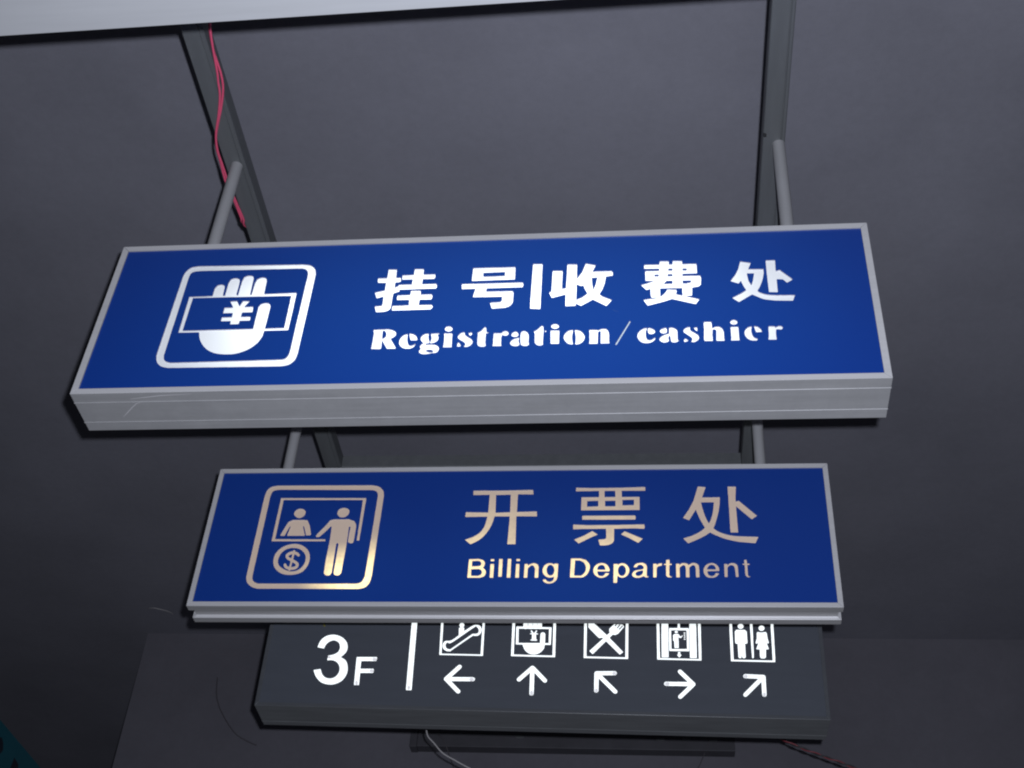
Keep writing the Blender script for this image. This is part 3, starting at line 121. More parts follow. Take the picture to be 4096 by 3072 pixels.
(2,'letter',[["-6739 800 -6835 816 -6935 848 -6983 872 -7047 919 -7121 992 -7184 1072 -7212 1116 -7248 1188 -7295 1296 -7291 1302 -7279 1306 -7107 1338 -7075 1341 -7069 1332 -7020 1204 -6992 1156 -6959 1114 -6912 1072 -6879 1052 -6815 1028 -6771 1019 -6699 1018 -6671 1024 -6619 1040 -6575 1064 -6553 1080 -6527 1107 -6503 1140 -6467 1208 -6449 1284 -6449 1360 -6459 1412 -6467 1444 -6487 1488 -6507 1521 -6545 1568 -6578 1596 -6611 1617 -6663 1641 -6703 1653 -6783 1662 -6895 1650 -6902 1652 -6905 1660 -6895 1824 -6887 1829 -6767 1856 -6723 1872 -6675 1895 -6623 1930 -6591 1963 -6574 1992 -6554 2052 -6546 2100 -6546 2128 -6551 2164 -6571 2232 -6587 2264 -6611 2298 -6663 2337 -6703 2357 -6727 2365 -6767 2374 -6807 2374 -6847 2365 -6899 2341 -6932 2320 -6973 2284 -6999 2253 -7016 2228 -7036 2188 -7048 2156 -7067 2084 -7075 2070 -7283 2111 -7293 2120 -7268 2248 -7252 2308 -7228 2364 -7204 2404 -7169 2448 -7107 2505 -7071 2529 -7023 2553 -6923 2582 -6839 2590 -6779 2586 -6683 2565 -6615 2541 -6551 2509 -6491 2469 -6459 2442 -6398 2380 -6379 2356 -6346 2304 -6323 2252 -6298 2160 -6293 2080 -6303 2020 -6319 1968 -6339 1928 -6390 1860 -6461 1784 -6464 1776 -6447 1764 -6363 1717 -6322 1688 -6286 1652 -6267 1624 -6235 1560 -6207 1472 -6190 1392 -6181 1316 -6186 1220 -6203 1148 -6227 1084 -6255 1028 -6287 980 -6341 920 -6427 863 -6475 840 -6555 812 -6627 798"]]),
(2,'tip',[["-6789 1768 -6790 1757 -6794 1746 -6801 1736 -6812 1729 -6824 1724 -6839 1722 -6853 1724 -6867 1728 -6880 1735 -6890 1743 -6897 1754 -6901 1766 -6901 1777 -6897 1788 -6889 1797 -6879 1805 -6866 1810 -6852 1811 -6837 1810 -6823 1806 -6810 1799 -6800 1790 -6793 1780"]]),
(2,'letter',[["-5902 803 -5908 813 -5908 869 -5912 889 -5912 961 -5916 981 -5916 1053 -5920 1073 -5920 1145 -5924 1165 -5924 1237 -5928 1257 -5932 1421 -5936 1441 -5940 1605 -5944 1625 -5944 1697 -5948 1717 -5946 1795 -5938 1799 -5874 1799 -5854 1803 -5706 1803 -5686 1807 -5542 1807 -5522 1811 -5374 1811 -5354 1815 -5295 1813 -5289 1805 -5270 1733 -5289 1673 -5298 1663 -5374 1663 -5394 1659 -5538 1659 -5558 1655 -5702 1655 -5722 1651 -5770 1651 -5778 1647 -5780 1541 -5776 1521 -5776 1405 -5768 1385 -5750 1383 -5730 1387 -5586 1387 -5566 1391 -5426 1391 -5406 1395 -5358 1395 -5348 1389 -5325 1329 -5324 1313 -5337 1253 -5342 1245 -5354 1239 -5498 1239 -5518 1235 -5654 1235 -5674 1231 -5759 1229 -5760 1149 -5756 1129 -5756 1065 -5752 1045 -5752 981 -5748 961 -5744 813 -5750 806 -5762 803"]]),
(2,'tip',[["-5275 1738 -5276 1724 -5283 1712 -5294 1700 -5310 1692 -5329 1686 -5350 1684 -5371 1685 -5391 1690 -5409 1698 -5424 1708 -5433 1721 -5438 1734 -5437 1748 -5430 1761 -5419 1772 -5403 1780 -5384 1786 -5363 1788 -5342 1787 -5322 1782 -5304 1775 -5289 1764 -5280 1752"]]),
(2,'tip',[["-5328 1323 -5329 1310 -5335 1297 -5345 1286 -5359 1277 -5376 1272 -5395 1269 -5414 1271 -5433 1275 -5449 1283 -5462 1294 -5471 1306 -5475 1319 -5474 1333 -5469 1345 -5458 1356 -5444 1365 -5427 1371 -5408 1373 -5389 1372 -5371 1367 -5354 1359 -5341 1349 -5332 1336"]]),
(2,'tip',[["-5787 893 -5786 872 -5788 853 -5793 837 -5801 824 -5812 816 -5824 813 -5836 815 -5849 823 -5860 835 -5870 851 -5877 870 -5882 890 -5883 910 -5881 930 -5875 946 -5867 959 -5857 967 -5845 970 -5832 968 -5820 960 -5808 948 -5798 932 -5791 913"]]),
(2,'divider_bar',[["-4204 671 -4210 680 -4210 712 -4214 732 -4218 972 -4222 992 -4222 1104 -4226 1124 -4226 1236 -4230 1256 -4234 1496 -4238 1516 -4238 1628 -4242 1648 -4242 1756 -4246 1776 -4246 1888 -4250 1908 -4254 2152 -4258 2172 -4262 2412 -4266 2432 -4266 2544 -4270 2564 -4270 2676 -4274 2696 -4278 2936 -4282 2956 -4282 3068 -4286 3088 -4290 3328 -4294 3348 -4294 3460 -4298 3480 -4298 3592 -4296 3599 -4288 3602 -4156 3602 -4128 3606 -4119 3600 -4114 3572 -4114 3460 -4110 3440 -4110 3324 -4106 3304 -4106 3192 -4102 3172 -4102 3056 -4098 3036 -4098 2920 -4094 2900 -4094 2788 -4090 2768 -4090 2652 -4086 2632 -4086 2520 -4082 2500 -4082 2384 -4078 2364 -4078 2252 -4074 2232 -4074 2116 -4070 2096 -4070 1980 -4066 1960 -4066 1848 -4062 1828 -4062 1712 -4058 1692 -4058 1580 -4054 1560 -4054 1444 -4050 1424 -4050 1308 -4046 1288 -4046 1176 -4042 1156 -4042 1040 -4038 1020 -4038 908 -4034 888 -4034 772 -4030 752 -4030 684 -4036 675 -4068 670"]]),
(2,'tip',[["-4084 769 -4084 751 -4086 734 -4092 719 -4101 708 -4111 701 -4123 698 -4136 700 -4148 707 -4159 718 -4168 732 -4175 749 -4178 767 -4179 785 -4176 802 -4170 817 -4161 829 -4151 836 -4139 839 -4126 836 -4114 830 -4103 819 -4094 804 -4087 788"]]),
(2,'pictogram_border',[["-3255 1931 -3261 1940 -3261 1996 -3265 2016 -3265 2092 -3269 2112 -3269 2184 -3273 2204 -3273 2276 -3277 2296 -3277 2372 -3281 2392 -3281 2464 -3285 2484 -3285 2560 -3289 2580 -3289 2652 -3293 2672 -3297 2840 -3301 2860 -3301 2936 -3305 2956 -3305 3028 -3309 3048 -3309 3120 -3313 3140 -3313 3216 -3317 3236 -3317 3308 -3321 3328 -3325 3496 -3329 3516 -3327 3598 -3319 3602 -3167 3602 -3147 3606 -2979 3606 -2959 3610 -2787 3610 -2767 3614 -2599 3614 -2579 3618 -2407 3618 -2387 3622 -2219 3622 -2199 3626 -2027 3626 -2007 3630 -1880 3628 -1877 3620 -1877 3504 -1873 3484 -1869 3132 -1865 3112 -1865 2944 -1861 2924 -1857 2572 -1853 2552 -1853 2388 -1849 2368 -1849 2200 -1845 2180 -1845 2016 -1841 1996 -1843 1933 -1851 1930","-3141 1988 -1922 1988 -1921 2196 -1925 2216 -1925 2412 -1929 2432 -1933 2840 -1937 2860 -1937 3052 -1941 3072 -1945 3484 -1949 3504 -1949 3560 -1952 3568 -2151 3566 -2171 3562 -2343 3562 -2363 3558 -2531 3558 -2551 3554 -2719 3554 -2739 3550 -2911 3550 -2931 3546 -3099 3546 -3119 3542 -3239 3542 -3247 3538 -3249 3472 -3245 3452 -3245 3364 -3241 3344 -3241 3260 -3237 3240 -3237 3152 -3233 3132 -3233 3044 -3229 3024 -3229 2940 -3225 2920 -3225 2832 -3221 2812 -3221 2728 -3217 2708 -3217 2620 -3213 2600 -3213 2516 -3209 2496 -3209 2408 -3205 2388 -3205 2300 -3201 2280 -3201 2196 -3197 2176 -3193 2000 -3187 1991"]]),
(2,'escalator',[["-3007 2068 -3047 2080 -3095 2108 -3129 2136 -3152 2164 -3172 2204 -3184 2252 -3185 2316 -3176 2356 -3164 2384 -3143 2418 -3132 2428 -3111 2441 -3079 2450 -3003 2450 -2967 2455 -2923 2468 -2887 2488 -2807 2551 -2689 2660 -2687 2668 -2689 2732 -2693 2752 -2693 2804 -2697 2824 -2701 2932 -2695 2942 -2647 2944 -2648 2948 -2671 2968 -2684 2984 -2696 3020 -2696 3060 -2684 3088 -2669 3104 -2635 3121 -2607 3121 -2578 3108 -2553 3084 -2546 3072 -2538 3052 -2533 3020 -2542 2984 -2565 2956 -2567 2948 -2539 2946 -2534 2940 -2528 2860 -2524 2828 -2519 2824 -2311 2985 -2259 3021 -2199 3053 -2167 3058 -2115 3058 -2087 3053 -2059 3045 -2035 3033 -2007 3006 -1990 2984 -1966 2936 -1953 2896 -1949 2844 -1954 2804 -1970 2752 -1998 2704 -2021 2680 -2051 2659 -2087 2647 -2155 2646 -2179 2642 -2187 2644 -2195 2658 -2199 2660 -2207 2657 -2268 2612 -2375 2526 -2771 2194 -2895 2086 -2902 2068","-2936 2144 -2931 2141 -2915 2152 -2839 2215 -2243 2725 -2131 2731 -2095 2740 -2079 2748 -2065 2760 -2054 2776 -2046 2796 -2041 2832 -2050 2888 -2066 2920 -2083 2941 -2119 2968 -2127 2996 -2135 2999 -2151 2993 -2220 2944 -2355 2834 -2763 2487 -2879 2396 -2951 2355 -2979 2352 -2992 2364 -3003 2380 -3015 2386 -3043 2378 -3065 2360 -3084 2328 -3089 2304 -3088 2260 -3072 2216 -3057 2196 -3023 2167 -2987 2156 -2943 2150"]]),
(2,'arrow',[["-2546 600 -2570 612 -2598 635 -2986 1023 -3006 1039 -3022 1061 -3028 1085 -3026 1121 -3007 1153 -2632 1565 -2606 1590 -2594 1597 -2574 1603 -2558 1602 -2542 1597 -2513 1577 -2501 1557 -2496 1537 -2496 1509 -2501 1497 -2528 1457 -2775 1189 -2784 1177 -2785 1169 -2662 1167 -2642 1171 -2446 1171 -2426 1175 -2230 1175 -2210 1179 -2110 1179 -2082 1173 -2058 1155 -2045 1137 -2036 1101 -2041 1077 -2054 1053 -2074 1038 -2098 1031 -2234 1031 -2254 1027 -2446 1027 -2466 1023 -2662 1023 -2682 1019 -2781 1017 -2780 1009 -2514 743 -2496 729 -2473 697 -2468 677 -2468 657 -2480 625 -2506 603 -2522 599"]]),
(2,'tip',[["-2062 1106 -2064 1091 -2071 1076 -2083 1064 -2100 1054 -2120 1048 -2141 1045 -2163 1047 -2183 1052 -2201 1061 -2215 1073 -2225 1087 -2229 1102 -2227 1117 -2220 1132 -2208 1144 -2191 1154 -2172 1160 -2150 1163 -2129 1161 -2108 1156 -2090 1147 -2076 1135 -2066 1121"]]),
(2,'pictogram_border',[["-463 1941 -475 1944 -923 1944 -933 1950 -933 2118 -937 2138 -937 2310 -941 2330 -941 2498 -945 2518 -945 2690 -949 2710 -949 2878 -953 2898 -953 3070 -957 3090 -957 3258 -961 3278 -961 3450 -965 3470 -963 3648 -955 3652 -795 3652 -775 3656 -607 3656 -587 3660 -415 3660 -395 3664 -227 3664 -207 3668 153 3672 173 3676 345 3676 365 3680 455 3678 459 3670 459 3586 463 3566 463 3346 467 3326 467 3106 471 3086 475 2626 479 2606 483 2146 487 2126 485 1943 477 1940","-45 2006 393 2004 402 2010 403 2070 399 2090 399 2318 395 2338 395 2570 391 2590 391 2818 387 2838 387 3070 383 3090 383 3318 379 3338 379 3570 373 3604 365 3608 261 3608 241 3604 69 3604 49 3600 -119 3600 -139 3596 -307 3596 -327 3592 -499 3592 -519 3588 -687 3588 -707 3584 -874 3582 -877 3574 -877 3470 -873 3450 -873 3226 -869 3206 -869 2982 -865 2962 -865 2738 -861 2718 -861 2494 -857 2474 -857 2250 -853 2230 -851 2015 -843 2012 -547 2012 -527 2008"]]),
(2,'hand_and_banknote',[["-253 2020 -297 2028 -362 2053 -393 2072 -433 2103 -477 2147 -498 2173 -521 2211 -566 2321 -578 2365 -793 2367 -802 2373 -807 2617 -811 2637 -811 2749 -815 2769 -815 2881 -819 2901 -818 3017 -813 3024 -801 3027 -757 3027 -737 3023 -595 3025 -595 3157 -599 3177 -599 3237 -594 3261 -582 3281 -566 3297 -549 3307 -525 3310 -493 3298 -476 3285 -460 3257 -455 3237 -455 3201 -451 3181 -451 3053 -446 3029 -442 3025 -437 3027 -435 3033 -435 3065 -439 3085 -439 3213 -442 3229 -438 3261 -417 3294 -401 3305 -389 3310 -373 3313 -353 3310 -341 3305 -321 3291 -304 3265 -294 3225 -295 3101 -290 3081 -291 3033 -285 3025 -280 3029 -279 3041 -284 3061 -283 3201 -288 3229 -282 3265 -266 3293 -246 3309 -233 3314 -209 3315 -189 3310 -165 3293 -157 3282 -148 3269 -141 3239 -137 3237 -132 3245 -130 3269 -113 3297 -89 3314 -73 3319 -57 3319 -33 3312 -13 3297 0 3277 8 3257 13 3217 13 3041 21 3021 323 3019 332 3013 331 2379 291 2371 207 2375 187 2371 139 2369 133 2361 120 2249 60 2153 32 2121 4 2097 -49 2060 -109 2032 -165 2019","-719 2433 -509 2431 -489 2435 -229 2435 -209 2439 -22 2441 -19 2449 -19 2765 -10 2789 3 2809 27 2825 51 2831 83 2826 108 2809 120 2793 132 2765 137 2737 139 2447 147 2443 258 2445 261 2453 261 2561 257 2581 255 2944 247 2947 -25 2947 -57 2941 -81 2947 -113 2947 -197 2939 -233 2943 -321 2943 -357 2935 -401 2943 -473 2943 -513 2931 -529 2932 -561 2943 -739 2941 -743 2933 -743 2897 -739 2877 -739 2805 -735 2785 -735 2713 -731 2693 -731 2617 -727 2597 -723 2441","-137 3065 -133 3063 -132 3069 -132 3197 -133 3202 -137 3204"]]),
(2,'yen_symbol',[["-325 2515 -338 2531 -338 2547 -319 2563 -295 2567 -291 2575 -291 2735 -297 2745 -349 2746 -362 2755 -363 2775 -354 2787 -309 2790 -302 2795 -342 2855 -347 2867 -346 2875 -337 2891 -329 2896 -321 2897 -309 2892 -237 2792 -231 2795 -220 2811 -177 2889 -165 2898 -153 2900 -137 2887 -134 2867 -170 2799 -170 2791 -113 2788 -100 2779 -95 2767 -97 2755 -105 2747 -125 2741 -157 2745 -165 2742 -167 2735 -154 2583 -148 2571 -129 2564 -121 2555 -118 2543 -121 2527 -129 2519 -149 2513"]]),
(2,'arrow',[["-218 588 -242 600 -254 612 -266 633 -272 657 -286 1374 -290 1376 -298 1371 -524 1141 -540 1121 -580 1081 -598 1068 -630 1060 -658 1068 -678 1085 -690 1105 -696 1125 -694 1157 -674 1191 -270 1607 -250 1621 -230 1627 -194 1621 -174 1606 -144 1577 232 1181 256 1149 264 1117 263 1101 255 1077 243 1061 227 1049 210 1043 194 1043 166 1052 144 1069 -112 1341 -142 1371 -150 1372 -148 1121 -144 1101 -144 893 -140 873 -140 641 -149 617 -170 596 -190 587"]]),
(2,'tip',[["-156 687 -157 664 -161 643 -168 624 -177 610 -189 601 -201 597 -215 600 -227 608 -238 622 -247 640 -253 662 -256 685 -255 708 -252 729 -245 748 -235 762 -223 772 -211 775 -197 772 -185 764 -174 750 -165 732 -159 710"]]),
(2,'pictogram_border',[["1410 1933 1404 1942 1404 2230 1400 2250 1396 2958 1392 2978 1392 3326 1388 3346 1390 3697 1398 3700 1506 3700 1526 3704 1698 3704 1718 3708 2078 3712 2098 3716 2270 3716 2290 3720 2458 3720 2478 3724 2650 3724 2670 3728 2820 3726 2824 3718 2824 3146 2820 3126 2818 1936 2810 1932","1892 1998 2726 1996 2734 2000 2736 3054 2740 3074 2740 3650 2736 3658 2550 3656 2530 3652 2362 3652 2342 3648 2170 3648 2150 3644 1982 3644 1962 3640 1794 3640 1774 3636 1602 3636 1582 3632 1482 3632 1474 3629 1472 3514 1476 3494 1480 2574 1484 2554 1484 2102 1488 2082 1489 2006 1498 2000"]]),
(2,'knife_and_fork',[["1683 2080 1581 2185 1579 2189 1581 2197 1995 2631 2007 2653 1995 2670 1983 2675 1895 2655 1883 2659 1803 2735 1541 3025 1534 3037 1529 3069 1525 3157 1521 3177 1523 3219 1531 3223 1655 3223 1675 3227 1687 3222 1825 3085 1841 3065 2123 2783 2131 2778 2141 2785 2215 2863 2223 2877 2214 2897 2209 2925 2207 3009 2323 3139 2363 3178 2371 3182 2399 3183 2415 3177 2414 3169 2381 3113 2385 3101 2399 3092 2451 3166 2463 3177 2527 3179 2547 3175 2631 3175 2639 3172 2687 3098 2688 3089 2501 2837 2491 2828 2407 2780 2395 2779 2335 2790 2319 2789 2229 2689 2223 2677 2225 2669 2241 2649 2637 2209 2660 2181 2662 2177 2657 2169 2567 2087 2554 2085 2505 2133 2161 2497 2115 2542 2107 2545 2081 2521 1715 2103 1691 2080","2517 2977 2527 2973 2535 2979 2635 3092 2647 3109 2633 3125 2627 3127 2622 3125 2509 2997 2507 2989","2466 3025 2471 3024 2477 3029 2557 3141 2555 3149 2539 3161 2531 3160 2525 3153 2451 3045 2451 3036"]]),
(2,'arrow',[["2405 724 2369 747 2235 889 2007 1121 1991 1141 1901 1229 1897 1228 1895 1217 1895 849 1899 825 1894 793 1877 763 1865 752 1849 744 1833 740 1809 744 1781 763 1769 785 1763 809 1763 961 1759 981 1759 1425 1773 1457 1785 1470 1805 1481 1829 1487 2029 1491 2049 1495 2157 1495 2177 1499 2281 1499 2301 1503 2409 1502 2426 1497 2447 1481 2462 1457 2467 1433 2463 1409 2445 1377 2421 1360 2397 1355 2341 1355 2321 1351 2217 1351 2197 1347 2093 1347 2073 1343 2009 1343 2002 1341 2001 1337 2023 1309 2449 870 2482 829 2491 793 2486 769 2477 751 2461 735 2449 728 2429 723"]]),
(2,'tip',[["2453 1431 2450 1417 2443 1404 2432 1393 2417 1384 2400 1378 2382 1376 2363 1377 2346 1382 2331 1390 2320 1401 2312 1413 2310 1427 2312 1441 2319 1454 2330 1465 2345 1474 2362 1480 2381 1482 2399 1481 2416 1476 2431 1468 2443 1457 2450 1444"]]),
(2,'tip',[["1880 828 1878 810 1874 793 1866 778 1856 767 1844 760 1831 757 1819 759 1806 766 1796 776 1788 791 1782 807 1780 825 1782 843 1786 860 1794 875 1804 886 1816 893 1829 896 1842 894 1854 887 1864 876 1872 862 1878 846"]]),
(2,'pictogram_border',[["3751 1934 3745 1943 3745 2331 3741 2351 3741 3035 3737 3055 3739 3745 3747 3749 3827 3749 3847 3753 4019 3753 4039 3757 4399 3761 4419 3765 4591 3765 4611 3769 4779 3769 4799 3773 4971 3773 4991 3777 5150 3775 5153 3767 5153 3603 5149 3583 5149 2903 5145 2883 5145 2199 5141 2179 5139 1936 5131 1933","5001 1995 5051 1993 5058 1995 5061 2003 5061 2543 5065 2563 5063 3705 5047 3709 5027 3705 4855 3705 4835 3701 4479 3697 4459 3693 4291 3693 4271 3689 3911 3685 3891 3681 3821 3679 3817 3663 3821 3643 3821 2947 3825 2927 3825 2231 3829 2211 3831 2004 3839 2001 4163 2001 4183 1997"]]),
(2,'elevator_shaft',[["3894 2016 3888 2025 3888 2853 3892 2873 3892 3513 3894 3520 3902 3523 4026 3523 4046 3527 4098 3527 4106 3524 4108 3517 4108 2573 4104 2553 4104 2029 4102 2023 4094 2019"],["4790 2016 4784 2025 4784 2553 4788 2573 4788 3213 4792 3233 4792 3521 4794 3528 4802 3531 4998 3535 5006 3532 5008 3525 5008 3397 5004 3377 5004 2813 5000 2793 5000 2229 4996 2209 4996 2029 4990 2020 4938 2015"]]),
(2,'elevator_cab',[["4137 2248 4133 2249 4131 2257 4131 2945 4135 2965 4136 3073 4145 3079 4297 3079 4317 3083 4408 3085 4411 3093 4415 3225 4420 3257 4429 3263 4477 3266 4483 3257 4483 3093 4487 3085 4617 3083 4637 3087 4761 3087 4770 3081 4771 2581 4767 2561 4766 2257 4757 2251 4497 2251 4477 2247","4203 2329 4277 2327 4297 2331 4617 2335 4637 2339 4689 2339 4697 2343 4695 2989 4692 2997 4557 2999 4537 2995 4277 2995 4257 2991 4205 2991 4197 2988 4195 2717 4199 2697 4199 2337"]]),
(2,'down_arrow',[["4438 2026 4367 2123 4370 2128 4398 2134 4411 2143 4408 2171 4410 2226 4418 2229 4466 2229 4474 2226 4476 2219 4478 2141 4518 2132 4522 2129 4522 2123 4450 2026 4446 2024"]]),
(2,'passenger_figure',[["4309 2354 4302 2359 4299 2367 4290 2603 4285 2608 4262 2611 4259 2619 4260 2831 4313 2871 4417 2873 4427 2867 4471 2807 4509 2779 4519 2783 4549 2824 4561 2828 4573 2819 4574 2811 4517 2721 4481 2722 4461 2730 4437 2746 4430 2747 4427 2743 4427 2635 4431 2615 4429 2360 4421 2357 4381 2353 4373 2358 4364 2375 4357 2379 4340 2355"],["4625 2658 4612 2663 4601 2674 4600 2695 4605 2703 4617 2711 4645 2711 4653 2706 4661 2695 4662 2683 4646 2663"],["4621 2734 4602 2747 4599 2759 4600 2771 4605 2779 4617 2787 4645 2787 4658 2775 4662 2759 4645 2738 4633 2733"],["4617 2806 4597 2822 4596 2839 4605 2852 4617 2859 4641 2859 4653 2851 4658 2843 4657 2823 4637 2806"],["4613 2878 4599 2895 4598 2907 4603 2919 4613 2927 4625 2932 4641 2931 4650 2927 4657 2919 4661 2907 4655 2887 4637 2877"],["4349 2890 4333 2897 4318 2915 4315 2927 4316 2955 4325 2968 4345 2985 4357 2989 4381 2987 4401 2975 4409 2963 4415 2947 4414 2931 4402 2907 4385 2894 4373 2889"]]),
(2,'arrow',[["4430 605 4418 610 4402 622 4386 654 4386 686 4390 702 4402 722 4682 1016 4690 1026 4690 1034 4274 1036 4254 1032 4014 1032 3990 1038 3966 1057 3954 1082 3952 1114 3960 1138 3974 1160 3998 1175 4018 1180 4358 1180 4378 1184 4682 1186 4682 1194 4674 1204 4462 1424 4402 1494 4392 1522 4393 1550 4398 1566 4410 1586 4426 1600 4458 1609 4482 1606 4502 1592 4910 1164 4927 1134 4928 1102 4919 1074 4882 1028 4494 624 4475 610 4462 605"]]),
(2,'tip',[["4138 1109 4135 1095 4126 1081 4113 1070 4096 1061 4077 1055 4056 1052 4035 1054 4015 1059 3998 1067 3986 1078 3978 1091 3975 1105 3978 1119 3986 1132 3999 1144 4016 1153 4036 1159 4057 1161 4078 1160 4098 1155 4114 1147 4127 1136 4135 1123"]]),
(2,'pictogram_border',[["6076 1933 6070 1942 6070 3066 6074 3086 6076 3796 6084 3800 6244 3800 6264 3804 6628 3808 6648 3812 6816 3812 6836 3816 7008 3816 7028 3820 7196 3820 7216 3824 7388 3824 7408 3828 7478 3826 7482 3818 7482 3794 7478 3774 7474 3222 7470 3202 7466 2650 7462 2630 7462 2362 7458 2342 7458 2078 7454 2058 7452 1939 7444 1936 7384 1936 7364 1932","6157 1998 7368 1996 7376 1999 7378 2306 7382 2326 7382 2750 7386 2770 7386 3194 7390 3214 7390 3634 7394 3654 7394 3746 7390 3754 7260 3756 7240 3752 7072 3752 7052 3748 6880 3748 6860 3744 6692 3744 6672 3740 6316 3736 6296 3732 6164 3732 6156 3728 6154 2006"]]),
(2,'man_figure',[["6344 2043 6314 2071 6310 2083 6305 2547 6300 2553 6264 2554 6245 2559 6230 2603 6230 2787 6234 2807 6234 2971 6238 2995 6243 3007 6276 3052 6292 3065 6552 3069 6560 3064 6608 3013 6614 3003 6614 2731 6618 2711 6618 2611 6613 2595 6592 2563 6544 2561 6538 2551 6537 2083 6521 2067 6488 2045 6456 2051 6436 2059 6430 2071 6416 2171 6412 2173 6402 2079 6396 2059 6388 2053 6356 2043"],["6400 3095 6367 3111 6347 3135 6339 3155 6334 3183 6339 3211 6352 3240 6384 3272 6412 3285 6436 3288 6460 3284 6484 3273 6512 3239 6522 3207 6522 3183 6517 3163 6508 3143 6496 3126 6472 3107 6444 3094"]]),
(2,'divider_line',[["6762 2053 6742 2061 6736 2070 6736 2222 6732 2242 6728 3594 6730 3600 6738 3604 6802 3604 6808 3602 6812 3594 6812 3394 6808 3374 6804 2794 6800 2774 6796 2190 6792 2170 6791 2086 6774 2057"]]),
(2,'woman_figure',[["7017 2055 7000 2084 6987 2120 6987 2232 6991 2252 6991 2364 6981 2370 6897 2374 6885 2379 6883 2384 6963 2596 6961 2600 6957 2600 6913 2570 6904 2572 6877 2587 6872 2596 6923 2768 6923 2820 6927 2840 6928 2948 6948 2988 6957 2997 7085 2982 7213 3007 7242 2968 7247 2956 7260 2776 7294 2620 7291 2612 7261 2580 7253 2582 7229 2605 7225 2607 7222 2604 7282 2392 7277 2386 7261 2382 7193 2373 7185 2364 7169 2095 7135 2064 7117 2054"],["7061 3035 7033 3050 7009 3080 7000 3108 7001 3152 7016 3188 7032 3208 7053 3224 7093 3237 7125 3232 7158 3212 7175 3188 7183 3164 7182 3120 7170 3088 7159 3072 7137 3051 7097 3034"]]),
(2,'arrow',[["6440 725 6416 740 6399 770 6400 810 6420 846 6884 1342 6884 1346 6876 1348 6596 1352 6576 1356 6488 1356 6464 1361 6439 1382 6427 1406 6428 1446 6436 1466 6447 1482 6464 1495 6488 1504 6588 1504 6608 1500 6736 1500 6756 1496 6884 1496 6904 1492 7032 1492 7072 1488 7092 1476 7105 1462 7113 1446 7118 1418 7118 1322 7114 1302 7114 826 7109 794 7094 766 7068 745 7044 739 7024 741 6998 758 6984 782 6980 806 6982 1230 6980 1242 6976 1242 6562 802 6504 744 6485 730 6472 725"]]),
(2,'tip',[["6578 1433 6575 1419 6568 1406 6556 1395 6541 1387 6524 1381 6506 1379 6488 1380 6471 1385 6457 1393 6446 1403 6440 1416 6438 1429 6441 1443 6449 1456 6460 1467 6475 1476 6493 1482 6511 1484 6529 1482 6546 1478 6560 1470 6570 1459 6577 1447"]]),
(2,'tip',[["7096 830 7093 812 7088 794 7079 779 7068 767 7056 759 7043 757 7031 759 7020 766 7010 777 7003 792 7000 809 6999 828 7002 847 7008 864 7016 880 7027 891 7039 899 7052 902 7064 900 7076 893 7085 881 7092 867 7096 849"]])]

# ------------------------------------------------------------------ materials
def new_mat(name):
    m = bpy.data.materials.new(name)
    m.use_nodes = True
    return m, m.node_tree.nodes, m.node_tree.links, m.node_tree.nodes['Principled BSDF']

def mat(name, col, rough=0.5, metal=0.0, var=0.0, scale=(20, 20, 20), bump=0.0, bscale=200, spec=0.5, var2=0.0, scale2=40):
    m, n, l, b = new_mat(name)
    b.inputs['Base Color'].default_value = (*col, 1)
    b.inputs['Roughness'].default_value = rough
    b.inputs['Metallic'].default_value = metal
    b.inputs['Specular IOR Level'].default_value = spec
    tc = n.new('ShaderNodeTexCoord')
    if var:
        mp = n.new('ShaderNodeMapping'); mp.inputs['Scale'].default_value = scale
        l.new(tc.outputs['Object'], mp.inputs[0])
        ns = n.new('ShaderNodeTexNoise'); ns.inputs['Scale'].default_value = 1; ns.inputs['Detail'].default_value = 6
        ns.inputs['Roughness'].default_value = 0.62
        l.new(mp.outputs[0], ns.inputs['Vector'])
        mr = n.new('ShaderNodeMapRange')
        mr.inputs[1].default_value = 0.3; mr.inputs[2].default_value = 0.7
        mr.inputs[3].default_value = 1 - var; mr.inputs[4].default_value = 1 + var
        l.new(ns.outputs['Fac'], mr.inputs[0])
        fac = mr.outputs[0]
        if var2:
            n2 = n.new('ShaderNodeTexNoise'); n2.inputs['Scale'].default_value = scale2; n2.inputs['Detail'].default_value = 5
            n2.inputs['Roughness'].default_value = 0.8
            l.new(tc.outputs['Object'], n2.inputs['Vector'])
            m2 = n.new('ShaderNodeMapRange'); m2.inputs[1].default_value = 0.35; m2.inputs[2].default_value = 0.65
            m2.inputs[3].default_value = 1 - var2; m2.inputs[4].default_value = 1 + var2
            l.new(n2.outputs['Fac'], m2.inputs[0])
            mm = n.new('ShaderNodeMath'); mm.operation = 'MULTIPLY'
            l.new(fac, mm.inputs[0]); l.new(m2.outputs[0], mm.inputs[1]); fac = mm.outputs[0]
        mx = n.new('ShaderNodeVectorMath'); mx.operation = 'SCALE'
        mx.inputs[0].default_value = col
        l.new(fac, mx.inputs['Scale'])
        l.new(mx.outputs[0], b.inputs['Base Color'])
    if bump:
        nb = n.new('ShaderNodeTexNoise'); nb.inputs['Scale'].default_value = bscale; nb.inputs['Detail'].default_value = 4
        l.new(tc.outputs['Object'], nb.inputs['Vector'])
        bp = n.new('ShaderNodeBump'); bp.inputs['Strength'].default_value = bump; bp.inputs['Distance'].default_value = 0.002
        l.new(nb.outputs['Fac'], bp.inputs['Height'])
        l.new(bp.outputs[0], b.inputs['Normal'])
    return m

